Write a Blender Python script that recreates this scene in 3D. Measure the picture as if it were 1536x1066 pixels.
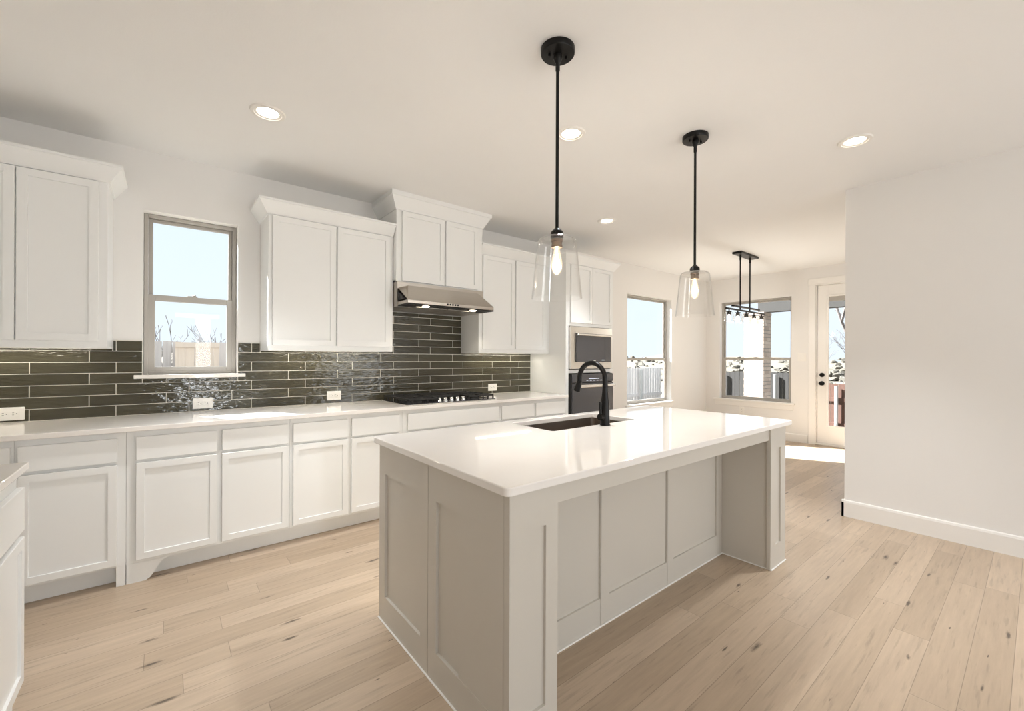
import bpy, bmesh, math, random
from mathutils import Vector, Matrix

for o in list(bpy.data.objects):
    bpy.data.objects.remove(o, do_unlink=True)
SC = bpy.context.scene
COL = SC.collection
rnd = random.Random(7)

# ------------------------------------------------------------------ camera
EYE = Vector((0.0, 0.0, 1.30))
YAW, ROLL, FPX, CY = math.radians(38.9653), 0.00455, 640.5, 536.4
cam = bpy.data.cameras.new('camera')
cam.sensor_width = 36.0
cam.lens = FPX / 1536 * 36.0
cam.shift_y = (CY - 533.0) / 1536
cam.clip_start = 0.05
cam.clip_end = 600
cam_o = bpy.data.objects.new('camera', cam)
COL.objects.link(cam_o)
_f = Vector((math.sin(YAW), math.cos(YAW), 0))
_r0 = Vector((math.cos(YAW), -math.sin(YAW), 0))
_z = Vector((0, 0, 1))
_r = math.cos(ROLL) * _r0 + math.sin(ROLL) * _z
_u = -math.sin(ROLL) * _r0 + math.cos(ROLL) * _z
cam_o.matrix_world = Matrix(((_r.x, _u.x, -_f.x, EYE.x), (_r.y, _u.y, -_f.y, EYE.y), (_r.z, _u.z, -_f.z, EYE.z), (0, 0, 0, 1)))
SC.camera = cam_o

# ------------------------------------------------------------------ exposure, sky, sun, added daylight
SC.view_settings.view_transform = 'Standard'
SC.view_settings.look = 'None'
SC.view_settings.exposure = 0.33
SC.view_settings.gamma = 1.0
SC.view_settings.use_curve_mapping = False
SC.cycles.max_bounces = 10
SC.cycles.diffuse_bounces = 6
SC.cycles.glossy_bounces = 5
SC.cycles.transmission_bounces = 6
SC.cycles.transparent_max_bounces = 16
SC.cycles.sample_clamp_indirect = 12.0
SC.cycles.blur_glossy = 1.0

SKY = 0.98
SUN = 29.0
DAY_FILL = 26.0
DOWN = 148.0
world = bpy.data.worlds.new('sky')
SC.world = world
world.use_nodes = True
wn, wl = world.node_tree.nodes, world.node_tree.links
wn.clear()
wo = wn.new('ShaderNodeOutputWorld')
wb = wn.new('ShaderNodeBackground')
wt = wn.new('ShaderNodeTexCoord')
wsx = wn.new('ShaderNodeSeparateXYZ')
wr = wn.new('ShaderNodeValToRGB')
wr.color_ramp.elements[0].position = 0.0
wr.color_ramp.elements[0].color = (0.82, 0.90, 1.0, 1)
wr.color_ramp.elements[1].position = 0.55
wr.color_ramp.elements[1].color = (0.72, 0.85, 1.0, 1)
wl.new(wt.outputs['Generated'], wsx.inputs[0])
wl.new(wsx.outputs['Z'], wr.inputs[0])
wl.new(wr.outputs[0], wb.inputs['Color'])
wb.inputs['Strength'].default_value = SKY
wl.new(wb.outputs[0], wo.inputs['Surface'])

sun = bpy.data.lights.new('sun', 'SUN')
sun.energy = SUN
sun.angle = math.radians(0.9)
sun.color = (0.98, 0.985, 1.0)
sun_o = bpy.data.objects.new('sun', sun)
COL.objects.link(sun_o)
sun_o.rotation_euler = Vector((0.52, -1.0, -0.85)).to_track_quat('-Z', 'Y').to_euler()
sun_o.location = (-4, 9, 8)


def window_fill(name, loc, direction, sx, sz, power, color=(0.93, 0.965, 1.0)):
    L = bpy.data.lights.new(name, 'AREA')
    L.shape = 'RECTANGLE'
    L.size, L.size_y = sx, sz
    L.energy = power
    L.color = color
    o = bpy.data.objects.new(name, L)
    COL.objects.link(o)
    o.location = loc
    o.rotation_euler = Vector(direction).to_track_quat('-Z', 'Y').to_euler()
    return o


# daylight lamps added in two unseen openings behind the camera to light the room
window_fill('daylight_fill', (0.60, -3.22, 1.20), (0, 1, 0), 0.25, 1.75, DAY_FILL)  # stem and bar shaped as a T for reflections in pane and tile
window_fill('daylight_fill', (0.51, -3.22, 2.14), (0, 1, 0), 0.75, 0.09, DAY_FILL * 0.15)
window_fill('daylight_fill', (3.62, -3.22, 1.25), (0, 1, 0), 1.2, 2.0, DAY_FILL * 1.35)

# ------------------------------------------------------------------ materials


def new_mat(name):
    m = bpy.data.materials.new(name)
    m.use_nodes = True
    n, l = m.node_tree.nodes, m.node_tree.links
    b = n.get('Principled BSDF')
    return m, n, l, b


def paint(name, col, rough=0.5, metal=0.0, spec=0.5, bump=0.0, bscale=60.0, var=0.03, vscale=4.0, aniso=None):
    m, n, l, b = new_mat(name)
    tc = n.new('ShaderNodeTexCoord')
    mp = n.new('ShaderNodeMapping')
    l.new(tc.outputs['Object'], mp.inputs['Vector'])
    if aniso:
        mp.inputs['Scale'].default_value = aniso
    nz = n.new('ShaderNodeTexNoise')
    nz.inputs['Scale'].default_value = vscale
    nz.inputs['Detail'].default_value = 4
    l.new(mp.outputs[0], nz.inputs['Vector'])
    mx = n.new('ShaderNodeMix')
    mx.data_type = 'RGBA'
    mx.inputs['A'].default_value = (*[c * (1 - var) for c in col], 1)
    mx.inputs['B'].default_value = (*[min(1, c * (1 + var)) for c in col], 1)
    l.new(nz.outputs['Fac'], mx.inputs['Factor'])
    l.new(mx.outputs['Result'], b.inputs['Base Color'])
    b.inputs['Roughness'].default_value = rough
    b.inputs['Metallic'].default_value = metal
    b.inputs['Specular IOR Level'].default_value = spec
    if bump > 0:
        nb = n.new('ShaderNodeTexNoise')
        nb.inputs['Scale'].default_value = bscale
        nb.inputs['Detail'].default_value = 3
        l.new(mp.outputs[0], nb.inputs['Vector'])
        bp = n.new('ShaderNodeBump')
        bp.inputs['Strength'].default_value = bump
        bp.inputs['Distance'].default_value = 0.002
        l.new(nb.outputs['Fac'], bp.inputs['Height'])
        l.new(bp.outputs[0], b.inputs['Normal'])
    return m


def emit(name, col, strength):
    m, n, l, b = new_mat(name)
    b.inputs['Base Color'].default_value = (*col, 1)
    b.inputs['Emission Color'].default_value = (*col, 1)
    b.inputs['Emission Strength'].default_value = strength
    return m


def thin_glass(name, tint=(1, 1, 1), rough=0.0, ior=1.45, gain=1.0, glow=None):
    m, n, l, b = new_mat(name)
    n.remove(b)
    out = n.get('Material Output')
    tr = n.new('ShaderNodeBsdfTransparent')
    tr.inputs['Color'].default_value = (*tint, 1)
    gl = n.new('ShaderNodeBsdfGlossy')
    gl.inputs['Roughness'].default_value = rough
    lw = n.new('ShaderNodeLayerWeight')
    lw.inputs['Blend'].default_value = 0.5
    pw = n.new('ShaderNodeMath')
    pw.operation = 'POWER'
    pw.inputs[1].default_value = 5.0
    l.new(lw.outputs['Facing'], pw.inputs[0])
    f0 = ((ior - 1) / (ior + 1)) ** 2
    ml = n.new('ShaderNodeMath')
    ml.operation = 'MULTIPLY_ADD'
    ml.use_clamp = True
    ml.inputs[1].default_value = (1 - f0) * gain
    ml.inputs[2].default_value = f0 * gain
    l.new(pw.outputs[0], ml.inputs[0])
    mx = n.new('ShaderNodeMixShader')
    l.new(ml.outputs[0], mx.inputs[0])
    l.new(tr.outputs[0], mx.inputs[1])
    l.new(gl.outputs[0], mx.inputs[2])
    last = mx.outputs[0]
    if glow:
        em = n.new('ShaderNodeEmission')
        em.inputs['Color'].default_value = (*glow[:3], 1)
        em.inputs['Strength'].default_value = glow[3]
        ad = n.new('ShaderNodeAddShader')
        l.new(last, ad.inputs[0])
        l.new(em.outputs[0], ad.inputs[1])
        last = ad.outputs[0]
    l.new(last, out.inputs['Surface'])
    return m


def floor_mat():
    m, n, l, b = new_mat('oak_planks')
    tc = n.new('ShaderNodeTexCoord')
    sp = n.new('ShaderNodeSeparateXYZ')
    l.new(tc.outputs['Object'], sp.inputs[0])

    def mth(op, a, bb=None, c=None):
        q = n.new('ShaderNodeMath')
        q.operation = op
        for i, v in enumerate((a, bb, c)):
            if v is None:
                continue
            if isinstance(v, (int, float)):
                q.inputs[i].default_value = v
            else:
                l.new(v, q.inputs[i])
        return q.outputs[0]
    W = 0.1255
    ry = mth('DIVIDE', mth('SUBTRACT', sp.outputs['Y'], 0.0665), W)
    row = mth('FLOOR', ry)
    fy = mth('SUBTRACT', ry, row)
    wn1 = n.new('ShaderNodeTexWhiteNoise')
    wn1.noise_dimensions = '1D'
    l.new(row, wn1.inputs['W'])
    off = mth('MULTIPLY', wn1.outputs['Value'], 3.0)
    rx = mth('DIVIDE', mth('ADD', sp.outputs['X'], off), 1.35)
    ix = mth('FLOOR', rx)
    fx = mth('SUBTRACT', rx, ix)
    cb = n.new('ShaderNodeCombineXYZ')
    l.new(row, cb.inputs[0])
    l.new(ix, cb.inputs[1])
    wn2 = n.new('ShaderNodeTexWhiteNoise')
    wn2.noise_dimensions = '2D'
    l.new(cb.outputs[0], wn2.inputs['Vector'])
    ramp = n.new('ShaderNodeValToRGB')
    ramp.color_ramp.elements[0].color = (0.41, 0.315, 0.225, 1)
    ramp.color_ramp.elements[1].color = (0.545, 0.43, 0.32, 1)
    e = ramp.color_ramp.elements.new(0.5)
    e.color = (0.475, 0.37, 0.27, 1)
    l.new(wn2.outputs['Value'], ramp.inputs[0])
    # grain, shifted per board
    mp = n.new('ShaderNodeCombineXYZ')
    l.new(mth('MULTIPLY', sp.outputs['X'], 2.2), mp.inputs[0])
    l.new(mth('MULTIPLY', sp.outputs['Y'], 26.0), mp.inputs[1])
    l.new(mth('MULTIPLY', wn2.outputs['Value'], 37.0), mp.inputs[2])
    g = n.new('ShaderNodeTexNoise')
    g.inputs['Scale'].default_value = 1.6
    g.inputs['Detail'].default_value = 6
    g.inputs['Roughness'].default_value = 0.62
    l.new(mp.outputs[0], g.inputs['Vector'])
    gr = n.new('ShaderNodeMapRange')
    gr.inputs['From Min'].default_value = 0.3
    gr.inputs['From Max'].default_value = 0.72
    gr.inputs['To Min'].default_value = 1.08
    gr.inputs['To Max'].default_value = 0.88
    l.new(g.outputs['Fac'], gr.inputs['Value'])
    # knots: sparse dark, stretched along the board
    kv = n.new('ShaderNodeCombineXYZ')
    l.new(mth('MULTIPLY', sp.outputs['X'], 1.9), kv.inputs[0])
    l.new(mth('MULTIPLY', sp.outputs['Y'], 8.5), kv.inputs[1])
    vo = n.new('ShaderNodeTexVoronoi')
    vo.voronoi_dimensions = '2D'
    vo.inputs['Scale'].default_value = 1.0
    l.new(kv.outputs[0], vo.inputs['Vector'])
    sc = n.new('ShaderNodeSeparateColor')
    l.new(vo.outputs['Color'], sc.inputs[0])
    sz = n.new('ShaderNodeMapRange')
    sz.inputs['From Min'].default_value = 0.62
    sz.inputs['From Max'].default_value = 1.0
    sz.inputs['To Min'].default_value = 0.0
    sz.inputs['To Max'].default_value = 0.13
    l.new(sc.outputs[0], sz.inputs['Value'])
    kn = n.new('ShaderNodeTexNoise')
    kn.inputs['Scale'].default_value = 9
    l.new(kv.outputs[0], kn.inputs['Vector'])
    dist = mth('ADD', vo.outputs['Distance'], mth('MULTIPLY', mth('SUBTRACT', kn.outputs['Fac'], 0.5), 0.16))
    ratio = mth('DIVIDE', dist, mth('MAXIMUM', sz.outputs[0], 0.001))
    kf = n.new('ShaderNodeMapRange')
    kf.inputs['From Min'].default_value = 0.25
    kf.inputs['From Max'].default_value = 1.0
    kf.inputs['To Min'].default_value = 0.88
    kf.inputs['To Max'].default_value = 0.0
    l.new(ratio, kf.inputs['Value'])
    # soft grey smudges
    sm = n.new('ShaderNodeTexNoise')
    sm.inputs['Scale'].default_value = 2.3
    sm.inputs['Detail'].default_value = 3
    l.new(mp.outputs[0], sm.inputs['Vector'])
    # seams
    ey = mth('MULTIPLY', mth('MINIMUM', fy, mth('SUBTRACT', 1.0, fy)), W)
    ex = mth('MULTIPLY', mth('MINIMUM', fx, mth('SUBTRACT', 1.0, fx)), 1.35)
    ed = mth('MINIMUM', ey, ex)
    se = n.new('ShaderNodeMapRange')
    se.inputs['From Min'].default_value = 0.0006
    se.inputs['From Max'].default_value = 0.0016
    se.inputs['To Min'].default_value = 0.6
    se.inputs['To Max'].default_value = 1.0
    l.new(ed, se.inputs['Value'])
    hv = n.new('ShaderNodeMix')
    hv.data_type = 'RGBA'
    hv.blend_type = 'MULTIPLY'
    hv.inputs['Factor'].default_value = 1.0
    l.new(ramp.outputs[0], hv.inputs['A'])
    cc = n.new('ShaderNodeCombineXYZ')
    sr = n.new('ShaderNodeMapRange')
    sr.interpolation_type = 'SMOOTHSTEP'
    sr.inputs['From Min'].default_value = 0.56
    sr.inputs['From Max'].default_value = 0.74
    sr.inputs['To Min'].default_value = 1.0
    sr.inputs['To Max'].default_value = 0.80
    l.new(sm.outputs['Fac'], sr.inputs['Value'])
    tot = mth('MULTIPLY', mth('MULTIPLY', gr.outputs[0], se.outputs[0]), sr.outputs[0])
    for i in range(3):
        l.new(tot, cc.inputs[i])
    l.new(cc.outputs[0], hv.inputs['B'])
    k2 = n.new('ShaderNodeMix')
    k2.data_type = 'RGBA'
    l.new(kf.outputs[0], k2.inputs['Factor'])
    l.new(hv.outputs['Result'], k2.inputs['A'])
    k2.inputs['B'].default_value = (0.075, 0.055, 0.04, 1)
    l.new(k2.outputs['Result'], b.inputs['Base Color'])
    b.inputs['Roughness'].default_value = 0.34
    b.inputs['Specular IOR Level'].default_value = 0.45
    bp = n.new('ShaderNodeBump')
    bp.inputs['Strength'].default_value = 0.25
    bp.inputs['Distance'].default_value = 0.002
    l.new(mth('ADD', se.outputs[0], mth('MULTIPLY', g.outputs['Fac'], 0.12)), bp.inputs['Height'])
    l.new(bp.outputs[0], b.inputs['Normal'])
    return m


def tile_mat():
    m, n, l, b = new_mat('olive_glazed_tile')
    at = n.new('ShaderNodeAttribute')
    at.attribute_name = 'tint'
    tc = n.new('ShaderNodeTexCoord')
    mp = n.new('ShaderNodeMapping')
    mp.inputs['Scale'].default_value = (9.0, 1.0, 42.0)
    l.new(tc.outputs['Object'], mp.inputs['Vector'])
    nz = n.new('ShaderNodeTexNoise')
    nz.inputs['Scale'].default_value = 1.0
    nz.inputs['Detail'].default_value = 3
    l.new(mp.outputs[0], nz.inputs['Vector'])
    ad = n.new('ShaderNodeMath')
    ad.operation = 'MULTIPLY_ADD'
    ad.inputs[1].default_value = 0.5
    l.new(nz.outputs['Fac'], ad.inputs[0])
    l.new(at.outputs['Fac'], ad.inputs[2])
    rp = n.new('ShaderNodeValToRGB')
    rp.color_ramp.elements[0].color = (0.034, 0.030, 0.018, 1)
    rp.color_ramp.elements[1].color = (0.085, 0.077, 0.050, 1)
    l.new(ad.outputs[0], rp.inputs[0])
    l.new(rp.outputs[0], b.inputs['Base Color'])
    b.inputs['Roughness'].default_value = 0.04
    b.inputs['Specular IOR Level'].default_value = 0.5
    m2 = n.new('ShaderNodeMapping')
    m2.inputs['Scale'].default_value = (15.0, 10.0, 52.0)
    l.new(tc.outputs['Object'], m2.inputs['Vector'])
    n2 = n.new('ShaderNodeTexNoise')
    n2.inputs['Scale'].default_value = 1.0
    n2.inputs['Detail'].default_value = 2.5
    l.new(m2.outputs[0], n2.inputs['Vector'])
    bp = n.new('ShaderNodeBump')
    bp.inputs['Strength'].default_value = 0.8
    bp.inputs['Distance'].default_value = 0.0055
    l.new(n2.outputs['Fac'], bp.inputs['Height'])
    l.new(bp.outputs[0], b.inputs['Normal'])
    return m


def brick_mat():
    m, n, l, b = new_mat('whitewashed_brick')
    tc = n.new('ShaderNodeTexCoord')
    sp = n.new('ShaderNodeSeparateXYZ')
    l.new(tc.outputs['Object'], sp.inputs[0])
    ad = n.new('ShaderNodeMath')
    ad.operation = 'ADD'
    l.new(sp.outputs['X'], ad.inputs[0])
    l.new(sp.outputs['Y'], ad.inputs[1])
    cb = n.new('ShaderNodeCombineXYZ')
    l.new(ad.outputs[0], cb.inputs[0])
    l.new(sp.outputs['Z'], cb.inputs[1])
    br = n.new('ShaderNodeTexBrick')
    br.inputs['Scale'].default_value = 1.0
    br.inputs['Brick Width'].default_value = 0.2
    br.inputs['Row Height'].default_value = 0.075
    br.inputs['Mortar Size'].default_value = 0.006
    br.inputs['Color1'].default_value = (0.52, 0.42, 0.345, 1)
    br.inputs['Color2'].default_value = (0.36, 0.28, 0.225, 1)
    br.inputs['Mortar'].default_value = (0.20, 0.18, 0.165, 1)
    l.new(cb.outputs[0], br.inputs['Vector'])
    l.new(br.outputs['Color'], b.inputs['Base Color'])
    b.inputs['Roughness'].default_value = 0.85
    bp = n.new('ShaderNodeBump')
    bp.inputs['Strength'].default_value = 0.5
    bp.inputs['Distance'].default_value = 0.005
    bp.invert = True
    l.new(br.outputs['Fac'], bp.inputs['Height'])
    l.new(bp.outputs[0], b.inputs['Normal'])
    return m


M = dict(
    wall=paint('wall_paint', (0.81, 0.795, 0.775), 0.85, bump=0.15, bscale=160, var=0.01),
    ceil=paint('ceiling_paint', (0.845, 0.84, 0.83), 0.9, bump=0.15, bscale=120, var=0.01),
    white=paint('white_cabinet_paint', (0.83, 0.835, 0.825), 0.35, var=0.01),
    trim=paint('white_trim_paint', (0.85, 0.83, 0.80), 0.4, var=0.01),
    grey=paint('greige_island_paint', (0.58, 0.545, 0.485), 0.4, var=0.015),
    quartz=paint('white_quartz', (0.85, 0.815, 0.775), 0.03, spec=0.55, var=0.02, vscale=9),
    floor=floor_mat(),
    tile=tile_mat(),
    grout=paint('pale_grout', (0.84, 0.80, 0.72), 0.9, bump=0.2, bscale=300),
    black=paint('matte_black_metal', (0.006, 0.0055, 0.005), 0.32, spec=0.25, var=0.1),
    iron=paint('cast_iron', (0.014, 0.013, 0.012), 0.55, bump=0.3, bscale=200, var=0.1),
    steel=paint('brushed_steel', (0.55, 0.51, 0.46), 0.28, metal=1.0, var=0.05, vscale=3, aniso=(1, 1, 60)),
    steel_l=paint('light_brushed_steel', (0.74, 0.71, 0.66), 0.32, metal=1.0, var=0.04, vscale=3, aniso=(1, 1, 60)),
    sinksteel=paint('sink_steel', (0.36, 0.31, 0.27), 0.32, metal=1.0, var=0.05, vscale=3, aniso=(40, 1, 1)),
    chrome=paint('chrome', (0.85, 0.84, 0.82), 0.1, metal=1.0, var=0.01),
    dark_in=paint('dark_recess', (0.012, 0.011, 0.010), 0.7, var=0.1),
    ovglass=paint('smoked_oven_glass', (0.055, 0.055, 0.062), 0.05, spec=0.9, var=0.05),
    plate=paint('white_plastic', (0.85, 0.83, 0.79), 0.3, var=0.01),
    slot=paint('dark_slot', (0.05, 0.045, 0.04), 0.6, var=0.1),
    vinyl=paint('almond_vinyl', (0.42, 0.395, 0.36), 0.45, var=0.02),
    pane=thin_glass('window_glass', (0.95, 0.96, 0.955), 0.0, 1.45, 0.22),
    shade=thin_glass('clear_shade_glass', (0.994, 0.993, 0.99), 0.0, 1.5, 1.1),
    bulbglass=thin_glass('bulb_glass', (1.0, 0.97, 0.92), 0.0, 1.4, 1.0, glow=(1.0, 0.86, 0.62, 0.30)),
    filament=emit('glowing_filament', (1.0, 0.80, 0.52), 60.0),
    lens=emit('downlight_lens', (1.0, 0.90, 0.76), 9.0),
    strip=emit('led_strip', (1.0, 0.93, 0.78), 22.0),
    hoodled=emit('hood_lamp', (1.0, 0.88, 0.70), 12.0),
    digits=emit('display_digits', (0.75, 0.85, 1.0), 0.25),
    brass=paint('aged_socket_metal', (0.16, 0.12, 0.09), 0.4, metal=0.9, var=0.1),
    brick=brick_mat(),
    fencegrey=paint('weathered_fence_grey', (0.045, 0.042, 0.039), 0.9, var=0.35, vscale=3, aniso=(9, 9, 0.5)),
    fencelight=paint('sunbleached_fence', (0.38, 0.36, 0.35), 0.9, var=0.25, vscale=3, aniso=(9, 9, 0.5)),
    fencepale=paint('silvered_fence', (0.72, 0.69, 0.675), 0.9, var=0.15, vscale=3, aniso=(9, 9, 0.5)),
    fencetan=paint('tan_fence', (0.47, 0.40, 0.335), 0.9, var=0.15, vscale=3, aniso=(9, 9, 0.5)),
    fencered=paint('reddish_cedar_fence', (0.12, 0.062, 0.045), 0.9, var=0.35, vscale=3, aniso=(9, 9, 0.5)),
    post=paint('galvanised_post', (0.5, 0.5, 0.49), 0.5, var=0.03),
    beam=paint('painted_beam', (0.05, 0.046, 0.041), 0.8, var=0.05),
    soil=paint('dry_grass_field', (0.15, 0.132, 0.10), 1.0, bump=0.5, bscale=3, var=0.25, vscale=0.6),
    patio=paint('patio_concrete', (0.30, 0.29, 0.27), 0.9, var=0.05),
    bark=paint('grey_bark', (0.16, 0.14, 0.13), 0.9, var=0.2, vscale=20),
    scrub=paint('winter_scrub', (0.11, 0.10, 0.082), 1.0, var=0.4, vscale=1.2),
)

# ------------------------------------------------------------------ mesh helpers


def BM():
    return bmesh.new()


def box(bm, x0, x1, y0, y1, z0, z1, bev=0.0, seg=1):
    x0, x1 = min(x0, x1), max(x0, x1)
    y0, y1 = min(y0, y1), max(y0, y1)
    z0, z1 = min(z0, z1), max(z0, z1)
    c = [bm.verts.new(p) for p in ((x0, y0, z0), (x1, y0, z0), (x1, y1, z0), (x0, y1, z0), (x0, y0, z1), (x1, y0, z1), (x1, y1, z1), (x0, y1, z1))]
    fs = [bm.faces.new([c[i] for i in q]) for q in ((0, 3, 2, 1), (4, 5, 6, 7), (0, 1, 5, 4), (1, 2, 6, 5), (2, 3, 7, 6), (3, 0, 4, 7))]
    if bev > 0:
        es = list({e for f in fs for e in f.edges})
        bmesh.ops.bevel(bm, geom=es, offset=bev, segments=seg, affect='EDGES', profile=0.5)
    return bm


def tube(bm, p0, p1, r0, r1=None, n=12, caps=True):
    r1 = r0 if r1 is None else r1
    p0, p1 = Vector(p0), Vector(p1)
    d = (p1 - p0).normalized()
    a = d.orthogonal().normalized()
    b = d.cross(a)
    A = [bm.verts.new(p0 + r0 * (math.cos(t) * a + math.sin(t) * b)) for t in [2 * math.pi * i / n for i in range(n)]]
    B = [bm.verts.new(p1 + r1 * (math.cos(t) * a + math.sin(t) * b)) for t in [2 * math.pi * i / n for i in range(n)]]
    for i in range(n):
        bm.faces.new((A[i], A[(i + 1) % n], B[(i + 1) % n], B[i]))
    if caps:
        bm.faces.new(A[::-1])
        bm.faces.new(B)
    return bm


def sweep(bm, pts, radii, n=16):
    """tube through points with per-point radius"""
    pts = [Vector(p) for p in pts]
    rings = []
    up = None
    for i, p in enumerate(pts):
        t = (pts[min(i + 1, len(pts) - 1)] - pts[max(i - 1, 0)]).normalized()
        if up is None:
            up = t.orthogonal().normalized()
        up = (up - t * up.dot(t)).normalized()
        s = t.cross(up)
        rings.append([bm.verts.new(p + radii[i] * (math.cos(2 * math.pi * k / n) * up + math.sin(2 * math.pi * k / n) * s)) for k in range(n)])
    for a, b in zip(rings, rings[1:]):
        for k in range(n):
            bm.faces.new((a[k], a[(k + 1) % n], b[(k + 1) % n], b[k]))
    bm.faces.new(rings[0][::-1])
    bm.faces.new(rings[-1])
    return bm


def lathe(bm, prof, c=(0, 0, 0), n=32, axis='Z', cap0=False, cap1=False):
    """profile of (r, h) points turned about an axis through c"""
    rings = []
    for r, h in prof:
        ring = []
        for k in range(n):
            t = 2 * math.pi * k / n
            a, b = r * math.cos(t), r * math.sin(t)
            q = {'Z': (a, b, h), 'Y': (a, h, b), 'X': (h, a, b)}[axis]
            ring.append(bm.verts.new((c[0] + q[0], c[1] + q[1], c[2] + q[2])))
        rings.append(ring)
    for a, b in zip(rings, rings[1:]):
        for k in range(n):
            bm.faces.new((a[k], a[(k + 1) % n], b[(k + 1) % n], b[k]))
    if cap0:
        bm.faces.new(rings[0][::-1])
    if cap1:
        bm.faces.new(rings[-1])
    return bm


def prism(bm, poly, axis, a, b):
    """extrude a 2-D polygon: axis 'X' -> poly is (y,z); 'Y' -> (x,z); 'Z' -> (x,y)"""
    def P(q, t):
        return {'X': (t, q[0], q[1]), 'Y': (q[0], t, q[1]), 'Z': (q[0], q[1], t)}[axis]
    A = [bm.verts.new(P(q, a)) for q in poly]
    B = [bm.verts.new(P(q, b)) for q in poly]
    n = len(poly)
    for i in range(n):
        bm.faces.new((A[i], A[(i + 1) % n], B[(i + 1) % n], B[i]))
    bm.faces.new(A[::-1])
    bm.faces.new(B)
    return bm


def place(bm, facing, plane):
    """local front (-Y at y=0) turned to face S/N/W/E with its front at the plane"""
    for v in bm.verts:
        x, y, z = v.co
        v.co = {'S': (x, plane + y, z), 'N': (x, plane - y, z), 'W': (plane + y, x, z), 'E': (plane - y, x, z)}[facing]
    return bm


def shaker(u0, u1, z0, z1, plane, facing='S', th=0.02, fr=0.058, rec=0.009, bev=0.0018, flat=False):
    bm = BM()
    box(bm, u0, u1, 0, th, z0, z1, bev, 1)
    if not flat:
        bm.normal_update()
        f = max((q for q in bm.faces if q.normal.y < -0.9 or q.normal.y > 0.9 and q.calc_center_median().y < th * 0.5), key=lambda q: q.calc_area())
        bmesh.ops.inset_region(bm, faces=[f], thickness=fr - bev, depth=0)
        bmesh.ops.inset_region(bm, faces=[f], thickness=0.0012, depth=0)
        for v in f.verts:
            v.co.y = rec
    return place(bm, facing, plane)


def obj(name, bm, mat, parent=None, smooth=False):
    bmesh.ops.recalc_face_normals(bm, faces=bm.faces)
    root = parent
    while root is not None and root.parent is not None:
        root = root.parent
    if root is not None and not root.get('_mesh'):
        bmesh.ops.translate(bm, verts=bm.verts, vec=-root.location)
    me = bpy.data.meshes.new(name)
    bm.to_mesh(me)
    bm.free()
    me.materials.append(mat)
    if smooth:
        for p in me.polygons:
            p.use_smooth = True
        me.set_sharp_from_angle(angle=math.radians(40))
    o = bpy.data.objects.new(name, me)
    COL.objects.link(o)
    if parent is not None:
        o.parent = parent
    return o


def tag(o, label, cat, group=None):
    o['label'] = label
    o['category'] = cat
    if group:
        o['group'] = group
    return o


def thing(name, label, cat, loc=(0, 0, 0), group=None):
    o = bpy.data.objects.new(name, None)
    o.empty_display_size = 0.05
    COL.objects.link(o)
    o.location = loc
    return tag(o, label, cat, group)


def single(name, bm, mat, label, cat, group=None, smooth=False):
    """a thing that is one mesh, origin at its base"""
    lo = Vector((min(v.co.x for v in bm.verts), min(v.co.y for v in bm.verts), min(v.co.z for v in bm.verts)))
    hi = Vector((max(v.co.x for v in bm.verts), max(v.co.y for v in bm.verts), max(v.co.z for v in bm.verts)))
    c = Vector(((lo.x + hi.x) / 2, (lo.y + hi.y) / 2, lo.z))
    bmesh.ops.translate(bm, verts=bm.verts, vec=-c)
    o = obj(name, bm, mat, None, smooth)
    o.location = c
    return tag(o, label, cat, group)


def struct(name, bm, mat, parent=None, smooth=False):
    o = obj(name, bm, mat, parent, smooth)
    if parent is None:
        o['kind'] = 'structure'
        o['_mesh'] = 1
    return o


def kids(o):
    return [c for c in bpy.data.objects if c.parent == o]


def dup(root, loc, label, group=None):
    r = root.copy()
    COL.objects.link(r)
    r.location = loc
    r['label'] = label
    if group:
        r['group'] = group

    def rec(a, b):
        for ch in kids(a):
            c = ch.copy()
            COL.objects.link(c)
            c.parent = b
            rec(ch, c)
    rec(root, r)
    return r


# ------------------------------------------------------------------ the room
CEIL = 2.705
WK = 3.85      # kitchen wall face
XF = 7.70      # far wall face
XR = 4.387     # right wall face
XL = -1.05     # left wall face
YB = -3.20     # back wall face
T = 0.15

bm = BM(); box(bm, XL - T, XF + T, YB - T, WK + T, -0.12, 0.0)
struct('floor', bm, M['floor'])
bm = BM(); box(bm, XL - T, XF + T, YB - T, WK + T, CEIL, CEIL + 0.2)
struct('ceiling', bm, M['ceil'])

W1 = (-0.127, 0.42, 1.172, 2.30)
W2 = (5.31, 6.52, 0.60, 2.27)
W3 = (2.48, 3.605, 0.60, 2.30)
D1 = (1.27, 2.15, 0.0, 2.43)


def holed(bm, axis, a0, a1, p0, p1, z0, z1, holes):
    """wall slab between a0..a1 along its run, p0..p1 thick, with rectangular holes"""
    def bx(u0, u1, w0, w1):
        if u1 - u0 < 1e-4 or w1 - w0 < 1e-4:
            return
        if axis == 'X':
            box(bm, u0, u1, p0, p1, w0, w1)
        else:
            box(bm, p0, p1, u0, u1, w0, w1)
    cur = a0
    for (h0, h1, hz0, hz1) in sorted(holes):
        bx(cur, h0, z0, z1)
        bx(h0, h1, z0, hz0)
        bx(h0, h1, hz1, z1)
        cur = h1
    bx(cur, a1, z0, z1)
    return bm


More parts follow.
